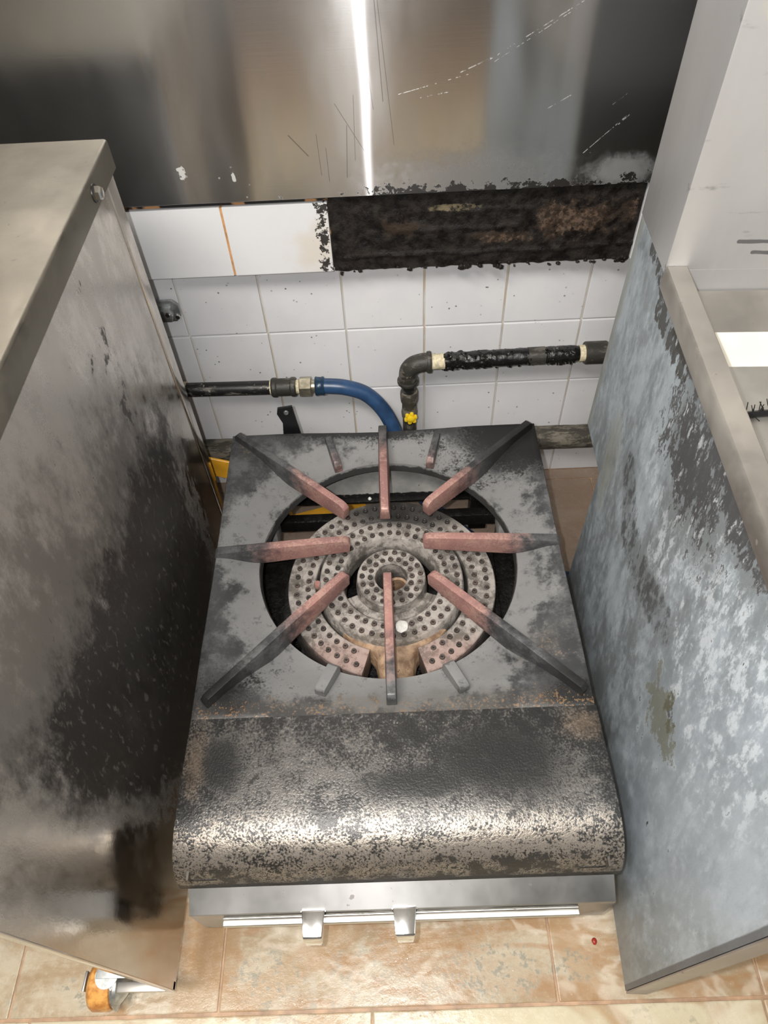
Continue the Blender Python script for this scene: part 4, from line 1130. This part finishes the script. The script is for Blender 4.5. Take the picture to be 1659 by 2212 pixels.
hs = thing('gas_hose', 'blue rubber gas hose arching from the wall pipe down behind the stove', 'hose', (-0.10, 1.05, 0.0))
hz = zl(-0.14)
part('hose', tube(spline([(-0.142, PY, hz), (-0.120, PY, hz - 0.001), (-0.085, PY - 0.001, hz - 0.006), (-0.045, PY - 0.003, hz - 0.025), (-0.010, PY - 0.015, hz - 0.065), (0.015, 1.036, hz - 0.125), (0.032, 1.016, 0.14), (0.060, 1.005, 0.07), (0.100, 0.985, 0.024), (0.150, 0.935, 0.0165), (0.21, 0.87, 0.0165), (0.29, 0.825, 0.0165), (0.37, 0.80, 0.0165), (0.45, 0.79, 0.0165), (0.6, 0.80, 0.0165)], 8), 0.0155, 18), 'blue', hs)
part('ferrule', lathe([(0, 0), (0.0185, 0.0), (0.0195, 0.002), (0.0185, 0.005), (0.0180, 0.012), (0.0192, 0.015), (0.0180, 0.018), (0, 0.018)], (-0.1455, PY, hz), 'x', 24), 'blue_dark', hs)

vp = thing('valve_pipe', 'tar crusted gas pipe with elbow and yellow valve on the right tiles', 'pipe', (0.25, PY, 0.39))
def zr(x):
    return 0.3850 + (x - 0.08) * 0.018
pts = [(0.085 + (0.372 - 0.085) * i / 90, PY, zr(0.085 + (0.372 - 0.085) * i / 90)) for i in range(91)]
def crust(i, k, p, a):
    cl_ = max(0, min(1, (p.x - 0.105) / 0.012)) * max(0, min(1, (0.365 - p.x) / 0.01))
    left_ = max(0, min(1, (0.21 - p.x) / 0.03))
    nn = mn.noise(Vector((p.x * 160, math.cos(a) * 2.4, math.sin(a) * 2.4)))
    n2_ = mn.noise(Vector((p.x * 420, math.cos(a) * 5, math.sin(a) * 5)))
    return 0.0142 + cl_ * (0.0022 + (0.0012 + 0.0022 * left_) * nn + (0.0006 + 0.0018 * left_) * n2_)
part('pipe', tube(pts, 0.014, 28, rfun=crust), 'pipe_tar', vp)
part('thread_tape', tube([(0.0800, PY, zr(0.08)), (0.109, PY, zr(0.109))], 0.0152, 20), 'tape', vp)
bm = bmesh.new()
for k in range(120):
    x = random.choice((random.uniform(0.105, 0.20), random.uniform(0.30, 0.36), random.uniform(0.105, 0.36)))
    an = random.choice((random.gauss(PI / 2, 0.5), random.gauss(-PI / 2, 0.6), random.uniform(PI, 2 * PI)))
    c = Vector((x, PY - 0.0165 * abs(math.cos(an)), zr(x) + 0.0165 * math.sin(an)))
    b2 = bmesh.new()
    s = random.uniform(0.001, 0.0034)
    bmesh.ops.create_icosphere(b2, subdivisions=1, radius=s, matrix=Matrix.Translation(c) @ Matrix.Rotation(random.uniform(0, 3), 4, 'Y') @ Matrix.Diagonal((random.uniform(0.7, 2.4), 1, random.uniform(0.5, 1), 1)))
    join(bm, b2)
for v in bm.verts:
    v.co += Vector((mn.noise(v.co * 500), 0, mn.noise(v.co * 500 + Vector((7, 7, 7))))) * 0.0012
o = part('tar_flakes', bm, 'pipe_tar', vp)
o['kind'] = 'stuff'
part('grease_wrap', tube([(0.268, PY, zr(0.268)), (0.300, PY, zr(0.30))], 0.0172, 24), 'fitting', vp)
part('end_tape', tube([(0.365, PY, zr(0.365)), (0.377, PY, zr(0.377))], 0.0160, 20), 'tape', vp)
part('socket', lathe([(0, 0), (0.0205, 0), (0.0215, 0.0015), (0.0215, 0.041), (0.0205, 0.0425), (0, 0.0425)], (0.3755, PY, zr(0.39)), 'x', 28), 'fitting', vp)
part('far_tape', tube([(0.417, PY, zr(0.417)), (0.424, PY, zr(0.424))], 0.0180, 20), 'tape', vp)
part('far_pipe', tube([(0.420, PY, zr(0.42)), (0.70, PY, zr(0.70))], 0.0150, 20), 'fitting', vp)
ez = zr(0.07)
el = spline([(0.080, PY, ez), (0.066, PY, ez - 0.0005), (0.050, PY, ez - 0.006), (0.0405, PY, ez - 0.017), (0.038, PY, ez - 0.033), (0.038, PY, ez - 0.046)], 6)
part('elbow', tube(el, 0.0182, 22), 'fitting', vp)
part('elbow_collar', lathe([(0, 0), (0.0200, 0), (0.0212, 0.002), (0.0212, 0.007), (0.0200, 0.009), (0, 0.009)], (0.0745, PY, ez), 'x', 26), 'fitting', vp)
part('elbow_collar', lathe([(0, 0), (0.0200, 0), (0.0212, 0.002), (0.0212, 0.007), (0.0200, 0.009), (0, 0.009)], (0.038, PY, ez - 0.049), 'z', 26), 'fitting', vp)
part('nipple', tube([(0.038, PY, ez - 0.048), (0.040, PY, ez - 0.085)], 0.0142, 18), 'pipe_black', vp)
vb = part('valve_body', lathe([(0, -0.140), (0.0155, -0.140), (0.0165, -0.128), (0.0150, -0.118), (0.0145, -0.104), (0.0172, -0.096), (0.0180, -0.088), (0.0180, -0.074), (0.0165, -0.070), (0, -0.070)], (0.040, PY, ez), 'z', 24), 'grime_pipe', vp)
# yellow handle: cross shaped grip on a spindle facing forward
bm = lathe([(0, 0.0), (0.0085, 0.0), (0.0095, 0.002), (0.0085, 0.008), (0.004, 0.010), (0, 0.010)], (0.042, PY - 0.018, ez - 0.126), Matrix.Rotation(PI / 2, 3, 'X'), 14)
for k in range(6):
    t = k * PI / 3 + 0.3
    lathe([(0, 0.001), (0.0042, 0.001), (0.0042, 0.007), (0, 0.008)], (0.042 + 0.0095 * math.cos(t), PY - 0.018, ez - 0.126 + 0.0105 * math.sin(t)), Matrix.Rotation(PI / 2, 3, 'X'), 10, bm=bm)
part('valve_handle', bm, 'yellow', vp, label='yellow valve handle')
part('lower_pipe', tube([(0.040, PY, ez - 0.138), (0.040, PY, 0.205)], 0.0140, 16), 'fitting', vp)

dp = thing('drain_pipe', 'thick grime caked pipe running low along the wall behind the stove', 'pipe', (0, 1.078, 0.16))
def crust2(i, k, p, a):
    return 0.0255 + 0.0012 * mn.noise(Vector((p.x * 60, math.cos(a) * 2, math.sin(a) * 2)))
part('pipe', tube([(-0.95 + 1.9 * i / 160, 1.078, 0.1600 - 0.006 * (i / 160)) for i in range(161)], 0.0255, 18, rfun=crust2), 'grime_pipe', dp)
for xx in (-0.62, 0.56):
    part('pipe_clip', lathe([(0.027, -0.006), (0.029, -0.006), (0.029, 0.006), (0.027, 0.006)], (xx, 1.078, 0.157), 'x', 20), 'zinc', dp)
    part('clip_foot', box(xx - 0.006, xx + 0.006, 1.104, YW + 0.001, 0.150, 0.164), 'zinc', dp)

# yellow bars low behind the stove
yb = thing('yellow_bar', 'flat orange yellow bar slanting down behind the stove at lower left', 'bar', (-0.36, 1.0, 0.0))
def bar(p0, p1, wv, th):
    p0, p1 = Vector(p0), Vector(p1)
    d = (p1 - p0).normalized()
    wv = Vector(wv)
    wv = (wv - d * wv.dot(d))
    n = d.cross(wv).normalized() * th / 2
    h = wv / 2
    bm = bmesh.new()
    A = [bm.verts.new(p0 + s * h + t * n) for s, t in ((-1, -1), (1, -1), (1, 1), (-1, 1))]
    B = [bm.verts.new(p1 + s * h + t * n) for s, t in ((-1, -1), (1, -1), (1, 1), (-1, 1))]
    for k in range(4):
        bm.faces.new((A[k], A[(k + 1) % 4], B[(k + 1) % 4], B[k]))
    bm.faces.new(A)
    bm.faces.new(B[::-1])
    bmesh.ops.recalc_face_normals(bm, faces=bm.faces)
    bevel(bm, 0.001, 1)
    return bm
part('flat', bar((-0.53, 1.0, 0.252), (-0.312, 0.998, 0.172), (0, 0.004, 0.050), 0.006), 'orange', yb)
part('foot_strip', bar((-0.318, 0.999, 0.170), (-0.318, 0.999, 0.0), (0.02, 0, 0), 0.006), 'orange', yb)
part('foot_strip', bar((-0.52, 1.001, 0.24), (-0.52, 1.001, 0.0), (0.02, 0, 0), 0.006), 'orange', yb)
o = part('yellow_strip', bar((-0.245, 0.985, 0.003), (-0.065, 1.035, 0.003), (0.01, 0.05, 0), 0.005), 'orange')
tag(o, 'yellow strip lying flat on the floor under the burner hole', 'strip')

# zinc bracket on the tiles beside the left cabinet
zb = thing('wall_bracket', 'small zinc plated bracket on the tiles at the left cabinet edge', 'bracket', (-0.39, 1.10, 0.50))
part('plate', prism([(-0.43, 0.478), (-0.388, 0.478), (-0.378, 0.490), (-0.378, 0.512), (-0.388, 0.522), (-0.43, 0.522)], 'y', 1.108, 1.1155, 0.001), 'zinc', zb)
part('clip', prism([(-0.43, 0.488), (-0.392, 0.488), (-0.388, 0.500), (-0.392, 0.512), (-0.43, 0.512)], 'y', 1.092, 1.108, 0.002), 'zinc', zb)
part('screw', lathe([(0, 0.004), (0.004, 0.0035), (0.005, 0), (0, 0)], (-0.396, 1.092, 0.505), Matrix.Rotation(PI / 2, 3, 'X'), 10), 'chrome', zb)
part('screw', lathe([(0, 0.004), (0.004, 0.0035), (0.005, 0), (0, 0)], (-0.384, 1.108, 0.489), Matrix.Rotation(PI / 2, 3, 'X'), 10), 'chrome', zb)

# ------------------------------------------------------------------ small loose things
def pebble(name, loc, s, mat, label, cat, seed, sub=2, group=None):
    bm = bmesh.new()
    bmesh.ops.create_icosphere(bm, subdivisions=sub, radius=1.0)
    for v in bm.verts:
        v.co *= 1 + 0.16 * mn.noise(v.co * 1.3 + Vector((seed, 0, 0)))
        v.co = Vector((v.co.x * s[0], v.co.y * s[1], v.co.z * s[2]))
    zmin = min(v.co.z for v in bm.verts)
    for v in bm.verts:
        v.co.z -= zmin
    o = part(name, bm, mat)
    o.location = loc
    tag(o, label, cat, group)
    return o
pebble('white_lump', (0.0045, 0.5685, ZM), (0.0105, 0.0110, 0.0035), 'white', 'round flat white lump on the burner ring, right of the front arm', 'lump', 1.0, 3)
pebble('white_pellet', (-0.0490, 0.9310, 0.1465), (0.0038, 0.0038, 0.0038), 'white', 'tiny white pellet on the black ledge behind the burner, below the rear arms', 'pellet', 2.0)
pebble('white_speck', (-0.268, 0.944, ZG), (0.0035, 0.0035, 0.0015), 'white', 'white speck on the rear left corner of the pan support', 'speck', 4.0)
pebble('crumb', (0.352, 0.918, 0.0), (0.009, 0.006, 0.003), 'crumb', 'black burnt crumb on the floor between stove and range', 'crumb', 3.0)
pebble('crumb', (0.340, 0.908, 0.0), (0.006, 0.005, 0.003), 'crumb', 'smaller black crumb beside the larger one, right of the stove', 'crumb', 5.0)
pebble('crumb', (0.2815, 0.152, 0.0), (0.004, 0.005, 0.003), 'red', 'small red crumb on the floor tile near the range panel', 'crumb', 6.0)
